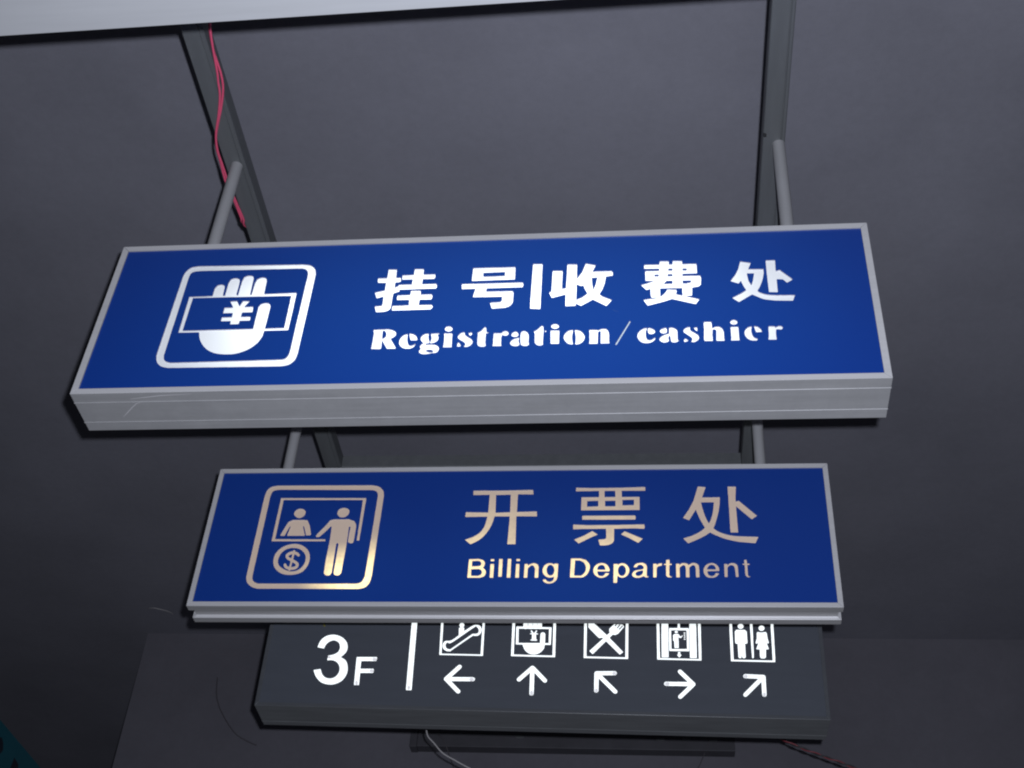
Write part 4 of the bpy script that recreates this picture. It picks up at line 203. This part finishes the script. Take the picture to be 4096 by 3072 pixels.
def lamp_mat(name, base, ecol, floor_, leds, rough=0.35, gain=1.0, cell=0.0):
    """acrylic lit from inside: the lamps behind it sit at the places in leds (x, z, radius, strength)"""
    m, n, l, b = new_mat(name)
    b.inputs['Base Color'].default_value = (*base, 1)
    b.inputs['Roughness'].default_value = rough
    b.inputs['Emission Color'].default_value = (*ecol, 1)
    tc = n.new('ShaderNodeTexCoord')
    mp = n.new('ShaderNodeMapping'); mp.inputs['Scale'].default_value = (1, 0, 1)
    l.new(tc.outputs['Object'], mp.inputs[0])
    acc = None
    for (lx, lz, r, a) in leds:
        d = n.new('ShaderNodeVectorMath'); d.operation = 'DISTANCE'
        l.new(mp.outputs[0], d.inputs[0]); d.inputs[1].default_value = (lx, 0, lz)
        mr = n.new('ShaderNodeMapRange'); mr.interpolation_type = 'SMOOTHSTEP'
        mr.inputs[1].default_value = 0; mr.inputs[2].default_value = r
        mr.inputs[3].default_value = a; mr.inputs[4].default_value = 0
        l.new(d.outputs['Value'], mr.inputs[0])
        if acc is None:
            acc = mr.outputs[0]
        else:
            ad = n.new('ShaderNodeMath'); ad.operation = 'ADD'
            l.new(acc, ad.inputs[0]); l.new(mr.outputs[0], ad.inputs[1]); acc = ad.outputs[0]
    ad = n.new('ShaderNodeMath'); ad.operation = 'ADD'; ad.inputs[1].default_value = floor_
    if acc is not None:
        l.new(acc, ad.inputs[0])
    else:
        ad.inputs[0].default_value = 0
    out = ad.outputs[0]
    if cell:
        ns = n.new('ShaderNodeTexNoise'); ns.inputs['Scale'].default_value = 55; ns.inputs['Detail'].default_value = 2
        l.new(tc.outputs['Object'], ns.inputs['Vector'])
        mr = n.new('ShaderNodeMapRange'); mr.inputs[1].default_value = .3; mr.inputs[2].default_value = .7
        mr.inputs[3].default_value = 1 - cell; mr.inputs[4].default_value = 1 + cell
        l.new(ns.outputs['Fac'], mr.inputs[0])
        mu = n.new('ShaderNodeMath'); mu.operation = 'MULTIPLY'
        l.new(out, mu.inputs[0]); l.new(mr.outputs[0], mu.inputs[1]); out = mu.outputs[0]
    mu = n.new('ShaderNodeMath'); mu.operation = 'MULTIPLY'; mu.inputs[1].default_value = gain
    l.new(out, mu.inputs[0])
    l.new(mu.outputs[0], b.inputs['Emission Strength'])
    return m

ALU = mat('anodised_aluminium', (0.345, 0.345, 0.355), 0.42, 0.25, 0.07, (3, 60, 60), 0.05, 900, 0.5, 0.05, 11)
ALU_LIT = mat('aluminium_lit_face', (0.60, 0.595, 0.61), 0.38, 0.25, 0.05, (3, 60, 60))  # lighter copy of the frame aluminium for faces turned to the flash
ALU2 = mat('brushed_aluminium', (0.40, 0.395, 0.40), 0.40, 0.25, 0.10, (3, 90, 90))
PIPE = mat('grey_pipe', (0.28, 0.28, 0.29), 0.45, 0.0, 0.06, (40, 40, 8))
RAIL = mat('galvanised_rail', (0.110, 0.116, 0.122), 0.5, 0.2, 0.10, (30, 3, 30))
CEIL = mat('ceiling_paint', (0.206, 0.205, 0.240), 0.85, 0, 0.115, (1.3, 1.3, 1.3), 0.3, 120, 0.25, 0.035, 30)
WALL = mat('wall_paint', (0.152, 0.147, 0.172), 0.85, 0, 0.11, (1.4, 1.4, 1.4), 0.3, 120, 0.25, 0.035, 30)
CHAR = mat('charcoal_coating', (0.072, 0.080, 0.098), 0.42, 0, 0.05, (4, 30, 30))
CHAR_SIDE = mat('charcoal_side', (0.165, 0.172, 0.180), 0.35, 0.1, 0.14, (5, 40, 40))
CHAR_RIM = mat('charcoal_rim', (0.085, 0.090, 0.100), 0.35, 0.1, 0.10, (5, 40, 40))
CUT = mat('cut_edge', (0.42, 0.42, 0.46), 0.5)
CUT_D = mat('cut_edge_charcoal', (0.16, 0.17, 0.18), 0.5)
TIP = lamp_mat('dim_acrylic_spot', (0.5, 0.5, 0.53), (0.97, 0.96, 1.0), 0.47, [])
WPAINT = mat('white_coated_metal', (0.31, 0.315, 0.33), 0.45, 0.05, 0.04, (3, 40, 40))
PINK = mat('pink_insulation', (0.66, 0.085, 0.165), 0.45)
REDW = mat('red_insulation', (0.20, 0.030, 0.042), 0.45)
BLACKW = mat('black_insulation', (0.02, 0.02, 0.022), 0.5)
WHITEW2 = mat('dusty_white_insulation', (0.40, 0.385, 0.39), 0.5)
WHITEW = mat('white_insulation', (0.62, 0.60, 0.60), 0.4)
DARKW = mat('dark_thread', (0.085, 0.078, 0.088), 0.7)
BAR = mat('dark_channel', (0.075, 0.073, 0.085), 0.6, 0.1, 0.15, (12, 12, 12))
TEAL = mat('turquoise_board', (0.006, 0.10, 0.135), 0.5, 0, 0.08, (6, 6, 6))
INK = mat('dark_print', (0.010, 0.016, 0.028), 0.6)
YEL = mat('yellow_plastic', (0.42, 0.36, 0.01), 0.4)

def blue_mat(name, leds, gain):  # blue emission added round the lettering imitates a halo on the face
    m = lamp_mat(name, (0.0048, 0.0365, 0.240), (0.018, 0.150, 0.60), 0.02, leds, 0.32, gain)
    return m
BLUE1 = blue_mat('blue_film_halo', [(-0.40, .22, .60, .5), (0.0, .22, .62, .8), (.34, .22, .62, .8), (.60, .22, .45, .3)], 0.135)
BLUE2 = blue_mat('blue_film_faint_halo', [(0.0, .10, .40, .4), (.30, .10, .40, .4), (-.45, .12, .3, .4)], 0.10)
LIT1 = lamp_mat('white_lit_acrylic', (0.66, 0.67, 0.70), (0.90, 0.975, 1.0), 0.16,
                [(-0.40, .20, .34, .80), (-0.40, .28, .24, .45), (-0.14, .31, .22, .9), (.05, .31, .22, .9), (.24, .31, .24, 1.0), (.45, .31, .20, .9),
                 (.60, .26, .22, .18), (-.11, .15, .24, .9), (.20, .15, .26, .9), (.45, .15, .20, .8), (.60, .15, .14, .3)])
SLASH1 = lamp_mat('dim_lit_acrylic', (0.60, 0.66, 0.70), (0.55, 0.80, 0.95), 0.22, [])
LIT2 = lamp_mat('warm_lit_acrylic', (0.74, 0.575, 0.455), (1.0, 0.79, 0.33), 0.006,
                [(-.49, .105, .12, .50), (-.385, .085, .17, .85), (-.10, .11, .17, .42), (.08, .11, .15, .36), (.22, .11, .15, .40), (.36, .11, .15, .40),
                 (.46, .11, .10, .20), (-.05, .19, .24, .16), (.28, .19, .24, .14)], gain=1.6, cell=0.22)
LIT3 = lamp_mat('cool_lit_acrylic', (0.7, 0.72, 0.74), (0.93, 0.99, 1.0), 1.05, [])

# ------------------------------------------------------------------ helpers
def tag(o, label=None, cat=None, group=None, kind=None):
    if label: o['label'] = label
    if cat: o['category'] = cat
    if group: o['group'] = group
    if kind: o['kind'] = kind
    return o

def mesh_obj(name, verts, faces, mats, parent=None, mi=None, smooth=False):
    me = bpy.data.meshes.new(name)
    me.from_pydata([tuple(v) for v in verts], [], faces)
    for m in (mats if isinstance(mats, (list, tuple)) else [mats]):
        me.materials.append(m)
    if mi:
        me.polygons.foreach_set('material_index', mi)
    if smooth:
        me.polygons.foreach_set('use_smooth', [True] * len(me.polygons))
    me.validate()
    bm = bmesh.new(); bm.from_mesh(me)
    bmesh.ops.recalc_face_normals(bm, faces=bm.faces)
    bm.to_mesh(me); bm.free()
    o = bpy.data.objects.new(name, me)
    COL.objects.link(o)
    if parent: o.parent = parent
    return o

def empty(name, mw):
    o = bpy.data.objects.new(name, None)
    COL.objects.link(o)
    o.matrix_world = mw
    o.empty_display_size = 0.1
    return o

def box_vf(x0, x1, y0, y1, z0, z1):
    v = [(x0, y0, z0), (x1, y0, z0), (x1, y1, z0), (x0, y1, z0), (x0, y0, z1), (x1, y0, z1), (x1, y1, z1), (x0, y1, z1)]
    f = [(0, 3, 2, 1), (4, 5, 6, 7), (0, 1, 5, 4), (1, 2, 6, 5), (2, 3, 7, 6), (3, 0, 4, 7)]
    return v, f

def boxes(name, bs, m, parent=None, bevel=0.0):
    V, F = [], []
    for b in bs:
        v, f = box_vf(*b)
        k = len(V); V += v; F += [tuple(i + k for i in q) for q in f]
    o = mesh_obj(name, V, F, m, parent)
    if bevel:
        md = o.modifiers.new('bevel', 'BEVEL'); md.width = bevel; md.segments = 2; md.limit_method = 'ANGLE'
    return o

def extrude_profile(name, prof, p0, p1, axis, m, parent=None):
    """closed 2D profile swept straight along an axis ('x' or 'y')"""
    n = len(prof); V = []
    for t in (p0, p1):
        for (a, b) in prof:
            V.append((t, a, b) if axis == 'x' else (a, t, b))
    F = [(i, (i + 1) % n, n + (i + 1) % n, n + i) for i in range(n)]
    F += [tuple(range(n)), tuple(range(2 * n - 1, n - 1, -1))]
    return mesh_obj(name, V, F, m, parent)

def spline(pts, n=6):
    P = [Vector(p) for p in pts]; L = len(P); out = []
    for k in range(L - 1):
        a, b, c, d = P[max(k - 1, 0)], P[k], P[k + 1], P[min(k + 2, L - 1)]
        for j in range(n):
            t = j / n
            out.append(0.5 * ((2 * b) + (c - a) * t + (2 * a - 5 * b + 4 * c - d) * t * t + (-a + 3 * b - 3 * c + d) * t ** 3))
    out.append(P[-1])
    return out

def tube(name, pts, r, m, parent=None, seg=8, n=6, raw=False):
    P = pts if raw else spline(pts, n)
    V, F = [], []
    ref = Vector((0.31, 0.2, 0.93))
    for i, p in enumerate(P):
        t = (P[min(i + 1, len(P) - 1)] - P[max(i - 1, 0)]).normalized()
        u = t.cross(ref).normalized(); w = t.cross(u)
        for k in range(seg):
            a = 2 * math.pi * k / seg
            V.append(p + (u * math.cos(a) + w * math.sin(a)) * r)
    for i in range(len(P) - 1):
        for k in range(seg):
            F.append((i * seg + k, i * seg + (k + 1) % seg, (i + 1) * seg + (k + 1) % seg, (i + 1) * seg + k))
    o = mesh_obj(name, V, F, m, parent, smooth=True)
    return o

def WK(p):                                 # the same, for things on the far wall and ceiling
    return (p[0] * K, p[1] * K, p[2] * K + EYE.z)

def W(p):                                  # measured points are relative to the eye
    return (p[0], p[1], p[2] + EYE.z)

# ------------------------------------------------------------------ the setting
ZC, ZR = 3.40 + EYE.z, 2.692 + EYE.z       # ceiling, underside of the rail frame
ZT = ZR + 0.050                            # top of the rails
K = 3.40 / 2.742
o = boxes('ceiling', [(-7, 7, -1.5, 11, ZC, ZC + 0.12)], CEIL); tag(o, kind='structure')
o = boxes('wall_back', [(-2.172 * K, 7, 4.852 * K, 4.852 * K + .4, 0.6, ZC - 0.001)], WALL); tag(o, kind='structure')

# ------------------------------------------------------------------ ceiling rails
def rail_profile(x, w=0.056):
    a, b = x - w / 2, x + w / 2
    return [(a, ZT), (a, ZR + .002), (a + .002, ZR), (b - .0125, ZR), (b - .0115, ZR + .003), (b - .0095, ZR + .003), (b - .0085, ZR),
            (b - .002, ZR), (b, ZR + .002), (b, ZT)]
def rail(x, label, bolts=()):
    root = empty('ceiling_rail', Matrix.Translation((x, 0.95, ZR)))
    o = extrude_profile('channel', [(p - x, q - ZR) for p, q in rail_profile(x)], 0, 4.25, 'y', RAIL, root)
    for y in (0.1, 3.55):
        tube('drop_rod', [Vector((0, y, ZT - ZR - .003)), Vector((0, y, ZC - ZR + .002))], .006, RAIL, root, seg=12, raw=True)
    for by in bolts:
        tube('bolt', [Vector((-.024, by, .001)), Vector((-.024, by, -.007))], .0042, BLACKW, root, seg=6, raw=True)
    tag(root, label, 'ceiling rail', 'rails the signs hang from')
rail(-1.1133, 'grey metal rail on the left that the pink wires run along')
rail(0.3049, 'grey metal rail on the right, without wires', (1.262,))
r3 = extrude_profile('cross_rail', [(3.612, ZT - .001), (3.612, ZR + .003), (3.614, ZR + .001), (3.660, ZR + .001), (3.662, ZR + .003), (3.662, ZT - .001)], -1.0845, 0.2762, 'x', RAIL)
tag(r3, 'dim cross rail between the two rails, seen just above the lower blue sign', 'cross rail')

# ------------------------------------------------------------------ sign boxes
def sign_matrix(xc, yf, zb, w, h, d, yaw, roll, tilt):
    R = Matrix.Rotation(yaw, 4, 'Z') @ Matrix.Rotation(tilt, 4, 'X') @ Matrix.Rotation(roll, 4, 'Y')
    c = Vector((xc, yf, zb + h / 2 + EYE.z))
    return Matrix.Translation(c) @ R @ Matrix.Translation((0, 0, -h / 2))

def frame_bars(root, w, h, prof, m, rim_m, gap=0.00025):
    """four mitred bars round the sign: profile points are (inset, depth)"""
    n = len(prof)
    def loop(a):
        return [(-w / 2 + a, a), (w / 2 - a, a), (w / 2 - a, h - a), (-w / 2 + a, h - a)]
    for side in range(4):
        V = []
        for e in (0, 1):
            for (a, d) in prof:
                L = loop(a)
                p, q = Vector(L[side]), Vector(L[(side + 1) % 4])
                t = (q - p).normalized() * gap
                c = p + t if e == 0 else q - t
                V.append((c.x, d, c.y))
        F = [(i, (i + 1) % n, n + (i + 1) % n, n + i) for i in range(n)]
        F += [tuple(range(n)), tuple(range(2 * n - 1, n - 1, -1))]
        o = mesh_obj('frame_bar', V, F, [m, rim_m], root, [1 if i == 0 or (n == 23 and i in (11, 12)) else 0 for i in range(len(F))])
        md = o.modifiers.new('bevel', 'BEVEL'); md.width = 0.0007; md.segments = 2; md.limit_method = 'ANGLE'; md.angle_limit = 0.9

def pip(p, poly):
    x, y = p; c = False; n = len(poly)
    for i in range(n):
        x1, y1 = poly[i]; x2, y2 = poly[i - 1]
        if (y1 > y) != (y2 > y) and x < (x2 - x1) * (y - y1) / (y2 - y1) + x1:
            c = not c
    return c

def parea(P):
    return abs(sum(P[i][0] * P[i - 1][1] - P[i - 1][0] * P[i][1] for i in range(len(P)))) / 2

def tess(loops, y, V, F):
    flat = [q for lp in loops for q in lp]
    tris = tessellate_polygon([[Vector((q[0], q[1], 0)) for q in lp] for lp in loops])
    k = len(V)
    V += [(q[0], y, q[1]) for q in flat]
    F += [tuple(k + i for i in t) for t in tris]

def walls(lp, y0, y1, V, F):
    k = len(V); n = len(lp)
    V += [(q[0], y0, q[1]) for q in lp] + [(q[0], y1, q[1]) for q in lp]
    F += [(k + i, k + (i + 1) % n, k + n + (i + 1) % n, k + n + i) for i in range(n)]

def parse(s):
    a = [int(t) * 1e-4 for t in s.split()]
    return list(zip(a[0::2], a[1::2]))

YP, TH = 0.004, 0.0032                     # panel face set back from the rim, panel thickness
LETTERED = {0: [], 1: [], 2: []}
for si, kind, groups in GLYPHS:
    LETTERED[si].append((kind, [[parse(c) for c in gr] for gr in groups]))

def lettered_face(root, si, w, h, rim, panel_m, cut_m, lit_m, special, tip_m):
    outs, isl = [], []
    for kind, grs in LETTERED[si]:
        if kind.startswith('tip'): continue
        for gr in grs:
            outs.append(gr[0]); isl += gr[1:]
    rect = [(-w / 2 + rim - .003, rim - .003), (w / 2 - rim + .003, rim - .003), (w / 2 - rim + .003, h - rim + .003), (-w / 2 + rim - .003, h - rim + .003)]
    regions = [[rect]] + [[c] for c in isl]
    areas = [parea(r[0]) for r in regions]
    for c in outs:
        best = 0
        for k in range(1, len(regions)):
            if areas[k] < areas[best] and areas[k] > parea(c) and pip(c[0], regions[k][0]):
                best = k
        regions[best].append(c)
    V, F = [], []
    for r in regions:
        tess(r, YP, V, F)
    nf = len(F)
    for c in outs + isl:
        walls(c, YP, YP + TH, V, F)
    me = bpy.data.meshes.new('face_panel')
    me.from_pydata(V, [], F)
    me.materials.append(panel_m); me.materials.append(cut_m)
    me.polygons.foreach_set('material_index', [0] * nf + [1] * (len(F) - nf))
    p = bpy.data.objects.new('face_panel', me); COL.objects.link(p); p.parent = root
    border, last = None, None
    for kind, grs in LETTERED[si]:
        V, F = [], []
        if kind.startswith('tip'):
            tess(grs[0], YP + TH - .0012, V, F); walls(grs[0][0], YP + TH - .0012, YP + TH - .0002, V, F)
            mesh_obj('unlit_spot', V, F, tip_m, last if last.parent == root else last.parent)  # added grey plate stands for a dim patch of the lit stroke
            continue
        for gr in grs:
            tess(gr, YP + TH - .0002, V, F)
            for c in gr: walls(c, YP + TH - .0002, YP + TH + .004, V, F)
        par = root
        if kind in SUBPARTS and border is not None: par = border
        last = mesh_obj(kind, V, F, special.get(kind, lit_m), par)
        if kind == 'pictogram_border': border = last
        elif kind not in SUBPARTS: border = None

SUBPARTS = {'hand_and_banknote', 'yen_symbol', 'counter_window', 'seated_figure', 'standing_figure', 'dollar_coin', 'dollar_symbol', 'escalator',
            'knife_and_fork', 'elevator_shaft', 'elevator_cab', 'down_arrow', 'passenger_figure', 'man_figure', 'divider_line', 'woman_figure'}

def hanger_pipes(root, mw, xs, w, h, d, m, r=0.0162):
    inv = mw.inverted()
    for x in xs:
        lx = (inv @ Vector((x, mw.translation.y, mw.translation.z))).x
        foot = mw @ Vector((lx, d / 2, h - .002))
        a, b = inv @ foot, inv @ Vector((foot.x, foot.y, ZR - .0004))
        tube('hanger_pipe', [a, b], r, m, root, seg=24, raw=True)

def sign(name, par, prof, rim, frame_m, rim_m, xs, back_m):
    w, h, d = par[3], par[4], par[5]
    mw = sign_matrix(*par)
    root = empty(name, mw)
    frame_bars(root, w, h, prof, frame_m, rim_m)
    boxes('back_panel', [(-w / 2 + .006, w / 2 - .006, d - .010, d - .004, .006, h - .006)], back_m, root)
    hanger_pipes(root, mw, xs, w, h, d, PIPE)
    return root

def slab_profile(d, rim, ridges, wall=.005, hgt=.0011, wd=.0016):
    p = [(0, 0), (rim, 0), (rim, .011), (wall, .011), (wall, d), (0, d)]
    for t in sorted(ridges, reverse=True):
        p += [(0, t * d + wd), (-hgt, t * d + wd / 2), (-hgt, t * d - wd / 2), (0, t * d - wd)]
    return p

# big blue sign: registration and cashier
S1 = (-0.40979, 2.18495, 1.84123, 1.8, 0.48207, 0.12981, -0.00976, -0.00009, -0.018)
s1 = sign('hanging_sign', S1, slab_profile(S1[5], .0155, (.245, .775)),   .0155, ALU, ALU_LIT, (-1.1111, 0.3166), ALU)
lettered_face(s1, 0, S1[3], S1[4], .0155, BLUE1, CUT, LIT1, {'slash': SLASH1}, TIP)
tag(s1, 'large blue light box sign with white lit lettering reading Registration/cashier', 'hanging sign', 'light box signs hung from the ceiling')

def ribbon(name, pts, wd, m, parent, plane):
    V, F = [], []
    for i, p in enumerate(pts):
        a, c = pts[max(i - 1, 0)], pts[min(i + 1, len(pts) - 1)]
        t = Vector((c[0] - a[0], c[1] - a[1])).normalized()
        e = wd * (0.35 if i in (0, len(pts) - 1) else 1) / 2
        for s in (-1, 1):
            q = (p[0] - t.y * e * s, p[1] + t.x * e * s)
            V.append((q[0], q[1], -.0003) if plane == 'under' else (q[0], YP - .0002, q[1]))
    for i in range(len(pts) - 1):
        F.append((2 * i, 2 * i + 1, 2 * i + 3, 2 * i + 2))
    return mesh_obj(name, V, F, m, parent)
SCR = mat('scratched_metal', (0.50, 0.49, 0.51), 0.5)
SMUDGE = mat('smudge', (0.25, 0.25, 0.255), 0.6)
BSCR = mat('scratched_film', (0.05, 0.12, 0.34), 0.5)
ribbon('scratch', [(-.7448, .0330), (-.7557, .0370), (-.7689, .0487), (-.7852, .0658), (-.8013, .0822)], .0016, SCR, s1, 'under')
ribbon('scratch', [(-.7650, .0205), (-.7223, .0150), (-.6917, .0110), (-.62, .0075)], .0022, SCR, s1, 'under')
ribbon('smudge', [(-.646, .0835), (-.637, .0868), (-.6249, .0913), (-.616, .0905)], .0075, SMUDGE, s1, 'under')
ribbon('smudge', [(.10, .0700), (.13, .0735), (.17, .0745), (.20, .0730)], .0060, SMUDGE, s1, 'under')
ribbon('scratch', [(-.2332, .2206), (-.2088, .2261), (-.1804, .2283)], .0012, BSCR, s1, 'face')
ribbon('scratch', [(.3123, .2248), (.319, .2200), (.3264, .2164)], .0014, BSCR, s1, 'face')

# second blue sign: billing department
S2 = (-0.41504, 3.12968, 1.85724, 1.79635, 0.47599, 0.08852, -0.00498, -0.00011, -0.00552)
prof2 = [(0, 0), (.0145, 0), (.0145, .0105), (.013, .0105), (.013, .078), (.0145, .078), (.0145, .0885), (0, .0885), (0, .0785), (-.0004, .0777), (0, .0769), (0, .0645),
         (.004, .0640), (.0095, .0620), (.0095, .0520), (.0090, .0512), (.0095, .0504), (.0095, .026), (.0075, .0245), (0, .0245), (0, .0075), (-.0004, .0067), (0, .0059)]
s2 = sign('hanging_sign', S2, prof2,   .0145, ALU2, ALU_LIT, (-1.119, 0.2976), ALU)
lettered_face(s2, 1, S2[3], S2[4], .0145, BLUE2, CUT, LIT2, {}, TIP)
tag(s2, 'blue sign with peach and yellowish lettering reading Billing Department, below the larger blue sign', 'hanging sign', 'light box signs hung from the ceiling')

# charcoal floor guide
S3 = (-0.3843, 3.80853, 1.88547, 1.79993, 0.478, 0.14244, 0.02373, 0.00135, 0.01707)
s3 = sign('hanging_sign', S3, slab_profile(S3[5], .0115, (.80,), hgt=.0008),   .0115, CHAR_SIDE, CHAR_RIM, (-1.10, 0.30), CHAR)
lettered_face(s3, 2, S3[3], S3[4], .0115, CHAR, CUT_D, LIT3, {}, TIP)
tag(s3, 'dark grey floor guide sign with white 3F, pictograms and arrows, half hidden', 'hanging sign', 'light box signs hung from the ceiling')
V, F = [], []
ind = tube('indicator', [Vector((-.7182, .0039, .291)), Vector((-.7182, -.003, .291))], .0035, YEL, s3, seg=10, raw=True)

# the nearest box, of which only the underside shows
S0 = (-0.40, 1.1075, 1.850, 1.8, 0.482, 0.130, -0.0233, 0, 0)
s0 = sign('hanging_sign', S0, slab_profile(S0[5], .0155, ()),   .0155, WPAINT, WPAINT, (-1.1113, 0.3049), WPAINT)
boxes('face_panel', [(-S0[3] / 2 + .0125, S0[3] / 2 - .0125, .004, .007, .0125, S0[4] - .0125)], WPAINT, s0)
tag(s0, 'pale sign box at the top edge of the picture, only its underside in view', 'hanging sign', 'light box signs hung from the ceiling')

# ------------------------------------------------------------------ wires and small things
wa = [(-1.0542, 1.7926, 2.678), (-1.0619, 1.8236, 2.678), (-1.0694, 1.8736, 2.678), (-1.0774, 1.9438, 2.678), (-1.0831, 1.9772, 2.678), (-1.0893, 2.0162, 2.678), (-1.1084, 2.0755, 2.678), (-1.1332, 2.1415, 2.678), (-1.143, 2.194, 2.678), (-1.143, 2.2428, 2.678), (-1.143, 2.2759, 2.678), (-1.1451, 2.3263, 2.680), (-1.1422, 2.3578, 2.682), (-1.1407, 2.3955, 2.684), (-1.1385, 2.4488, 2.6875), (-1.1455, 2.475, 2.694), (-1.1452, 2.51, 2.715), (-1.1450, 2.56, 2.735)]
wb = [(-1.0577, 1.7945, 2.681), (-1.0646, 1.8256, 2.681), (-1.0711, 1.8849, 2.681), (-1.0706, 1.9511, 2.681), (-1.0772, 1.9993, 2.681), (-1.0977, 2.0581, 2.681), (-1.1194, 2.1081, 2.681), (-1.1355, 2.1491, 2.681), (-1.145, 2.1911, 2.681), (-1.1471, 2.2397, 2.681), (-1.1499, 2.2782, 2.681), (-1.1508, 2.3287, 2.682), (-1.1463, 2.3661, 2.683), (-1.1449, 2.401, 2.685), (-1.1440, 2.4455, 2.687), (-1.1500, 2.465, 2.696), (-1.1495, 2.50, 2.720), (-1.1490, 2.55, 2.740)]
lead = [(-1.03, 1.60, 2.69), (-1.045, 1.72, 2.685)]
o = tube('wire', [W(p) for p in lead + wa], 0.0030, PINK)
tag(o, 'pink wire along the left ceiling rail, the right strand of the two', 'wire', 'pink wires')
o = tube('wire', [W(p) for p in [(p[0] - .006, p[1], p[2] + .003) for p in lead] + wb], 0.0030, PINK)
tag(o, 'pink wire along the left ceiling rail, the left strand where the pair parts', 'wire', 'pink wires')

wc = [(-0.835, 3.97, 1.985), (-0.826, 4.10, 2.02), (-0.8257, 4.3, 2.0756), (-0.8197, 4.3, 2.0522), (-0.8108, 4.3, 2.029), (-0.7887, 4.3, 2.0062), (-0.7546, 4.3, 1.97), (-0.7087, 4.3, 1.9436), (-0.6635, 4.3, 1.9196), (-0.5966, 4.3, 1.8873), (-0.50, 4.3, 1.84)]
o = tube('cable', [W(p) for p in wc[2:]], 0.0027, WHITEW2)
tag(o, 'pale cable curving down from behind the dark grey 3F sign', 'cable')
wd = [(-0.8861, 4.846, 2.3057), (-0.8682, 4.80, 2.2746), (-0.8437, 4.79, 2.249), (-0.8227, 4.80, 2.2082), (-0.8011, 4.845, 2.1577), (-0.7903, 4.848, 2.1176), (-.78, 4.848, 2.02)]
o = tube('cord', [WK(p) for p in wd], 0.0027, DARKW)
tag(o, 'thin dark cord hanging beside the pale cable on the wall', 'cord')
we = [(0.18, 4.79, 2.262), (0.179, 4.785, 2.2561), (0.1714, 4.80, 2.2408), (0.1464, 4.845, 2.1952), (0.134, 4.848, 2.1725), (0.1216, 4.848, 2.1451), (.10, 4.848, 2.10)]
o = tube('cord', [WK(p) for p in we], 0.0022, DARKW)  # thin dark line on the wall, built as a tube
tag(o, 'thin dark line slanting down from the right end of the wall channel', 'cord')
wf = [(-1.8234, 4.850, 2.5358), (-1.8124, 4.850, 2.4628), (-1.7931, 4.850, 2.4132), (-1.7734, 4.850, 2.3805), (-1.7376, 4.850, 2.3321), (-1.6921, 4.850, 2.2846), (-1.635, 4.850, 2.2537), (-1.6021, 4.850, 2.241)]
o = tube('cord', [WK(p) for p in wf], 0.0027, DARKW)  # crack-like line in the plaster, built as a tube
tag(o, 'thin dark crack-like line bending along the wall left of the 3F sign', 'cord')

rp = spline([W(p) for p in [(0.33, 4.6, 2.235), (0.4081, 4.6, 2.1987), (0.4339, 4.6, 2.1846), (0.4724, 4.6, 2.1635), (0.5366, 4.6, 2.1359), (0.6003, 4.6, 2.1109), (0.6684, 4.6, 2.084), (0.7463, 4.6, 2.0505), (.86, 4.6, 2.0)]], 30)
for ph, m, lab in ((0, REDW, 'red strand of the twisted wire below the right end of the 3F sign'), (math.pi, BLACKW, 'black strand of the twisted wire below the right end of the 3F sign')):
    pts, s = [], 0
    for i, p in enumerate(rp):
        if i: s += (p - rp[i - 1]).length
        a = s / 0.085 * 2 * math.pi + ph
        pts.append(p + Vector((0.25 * math.cos(a), math.sin(a), math.cos(a))) * 0.0027)
    o = tube('wire', pts, 0.0025, m, raw=True)
    tag(o, lab, 'wire')

arc = [(-2.1048, 4.6416, 2.7405), (-2.0935, 4.6295, 2.733), (-2.069, 4.6193, 2.727), (-2.0458, 4.627, 2.726), (-2.0256, 4.6488, 2.731), (-2.0161, 4.6708, 2.736), (-2.0146, 4.691, 2.7415)]
o = tube('wire_loop', [WK(p) for p in arc], 0.0024, WHITEW2)
tag(o, 'short pale wire loop sticking out of the ceiling left of the Billing sign', 'wire loop')

ch = empty('wall_channel', Matrix.Translation(WK((-0.335, 4.82, 2.222))) @ Matrix.Scale(K, 4))
tag(ch, 'long dark metal channel on the wall just under the 3F sign', 'wall channel')
boxes('channel_body', [(-0.612, 0.612, -.022, .031, 0.003, .062)], BAR, ch, 0.002)
boxes('end_plate', [(-0.640, -0.6125, -.024, .031, 0.0, .075)], BAR, ch, 0.002)
for x, z in ((-.21, .048), (.33, .046), (.43, .050), (.53, .046)):
    boxes('clip', [(x - .016, x + .016, -.0245, -.0215, z - .006, z + .006)], RAIL, ch, 0.001)

tb = empty('fascia_board', Matrix.Translation(W((-2.6, 5.2, 1.70))))
tag(tb, 'turquoise board with dark print in the bottom left corner', 'board')
boxes('board', [(-.04, 0, -1.2, 1.6, 0, .5455)], TEAL, tb)
def printed(pts):
    V = [(0.0015, p[1] - 5.2, p[2] - 1.70) for p in pts] + [(-.001, p[1] - 5.2, p[2] - 1.70) for p in pts]
    n = len(pts)
    F = [tuple(range(n))] + [(i, (i + 1) % n, n + (i + 1) % n, n + i) for i in range(n)]
    mesh_obj('printed_mark', V, F, INK, tb)
printed([(0, 4.690, 2.185), (0, 4.722, 2.196), (0, 4.7455, 2.184), (0, 4.7609, 2.1621), (0, 4.7519, 2.1442), (0, 4.7312, 2.132), (0, 4.700, 2.128)])
printed([(0, 4.869, 2.1790), (0, 4.860, 2.100), (0, 4.884, 2.100), (0, 4.893, 2.138), (0, 4.912, 2.150), (0, 4.930, 2.100), (0, 4.955, 2.100), (0, 4.915, 2.172)])
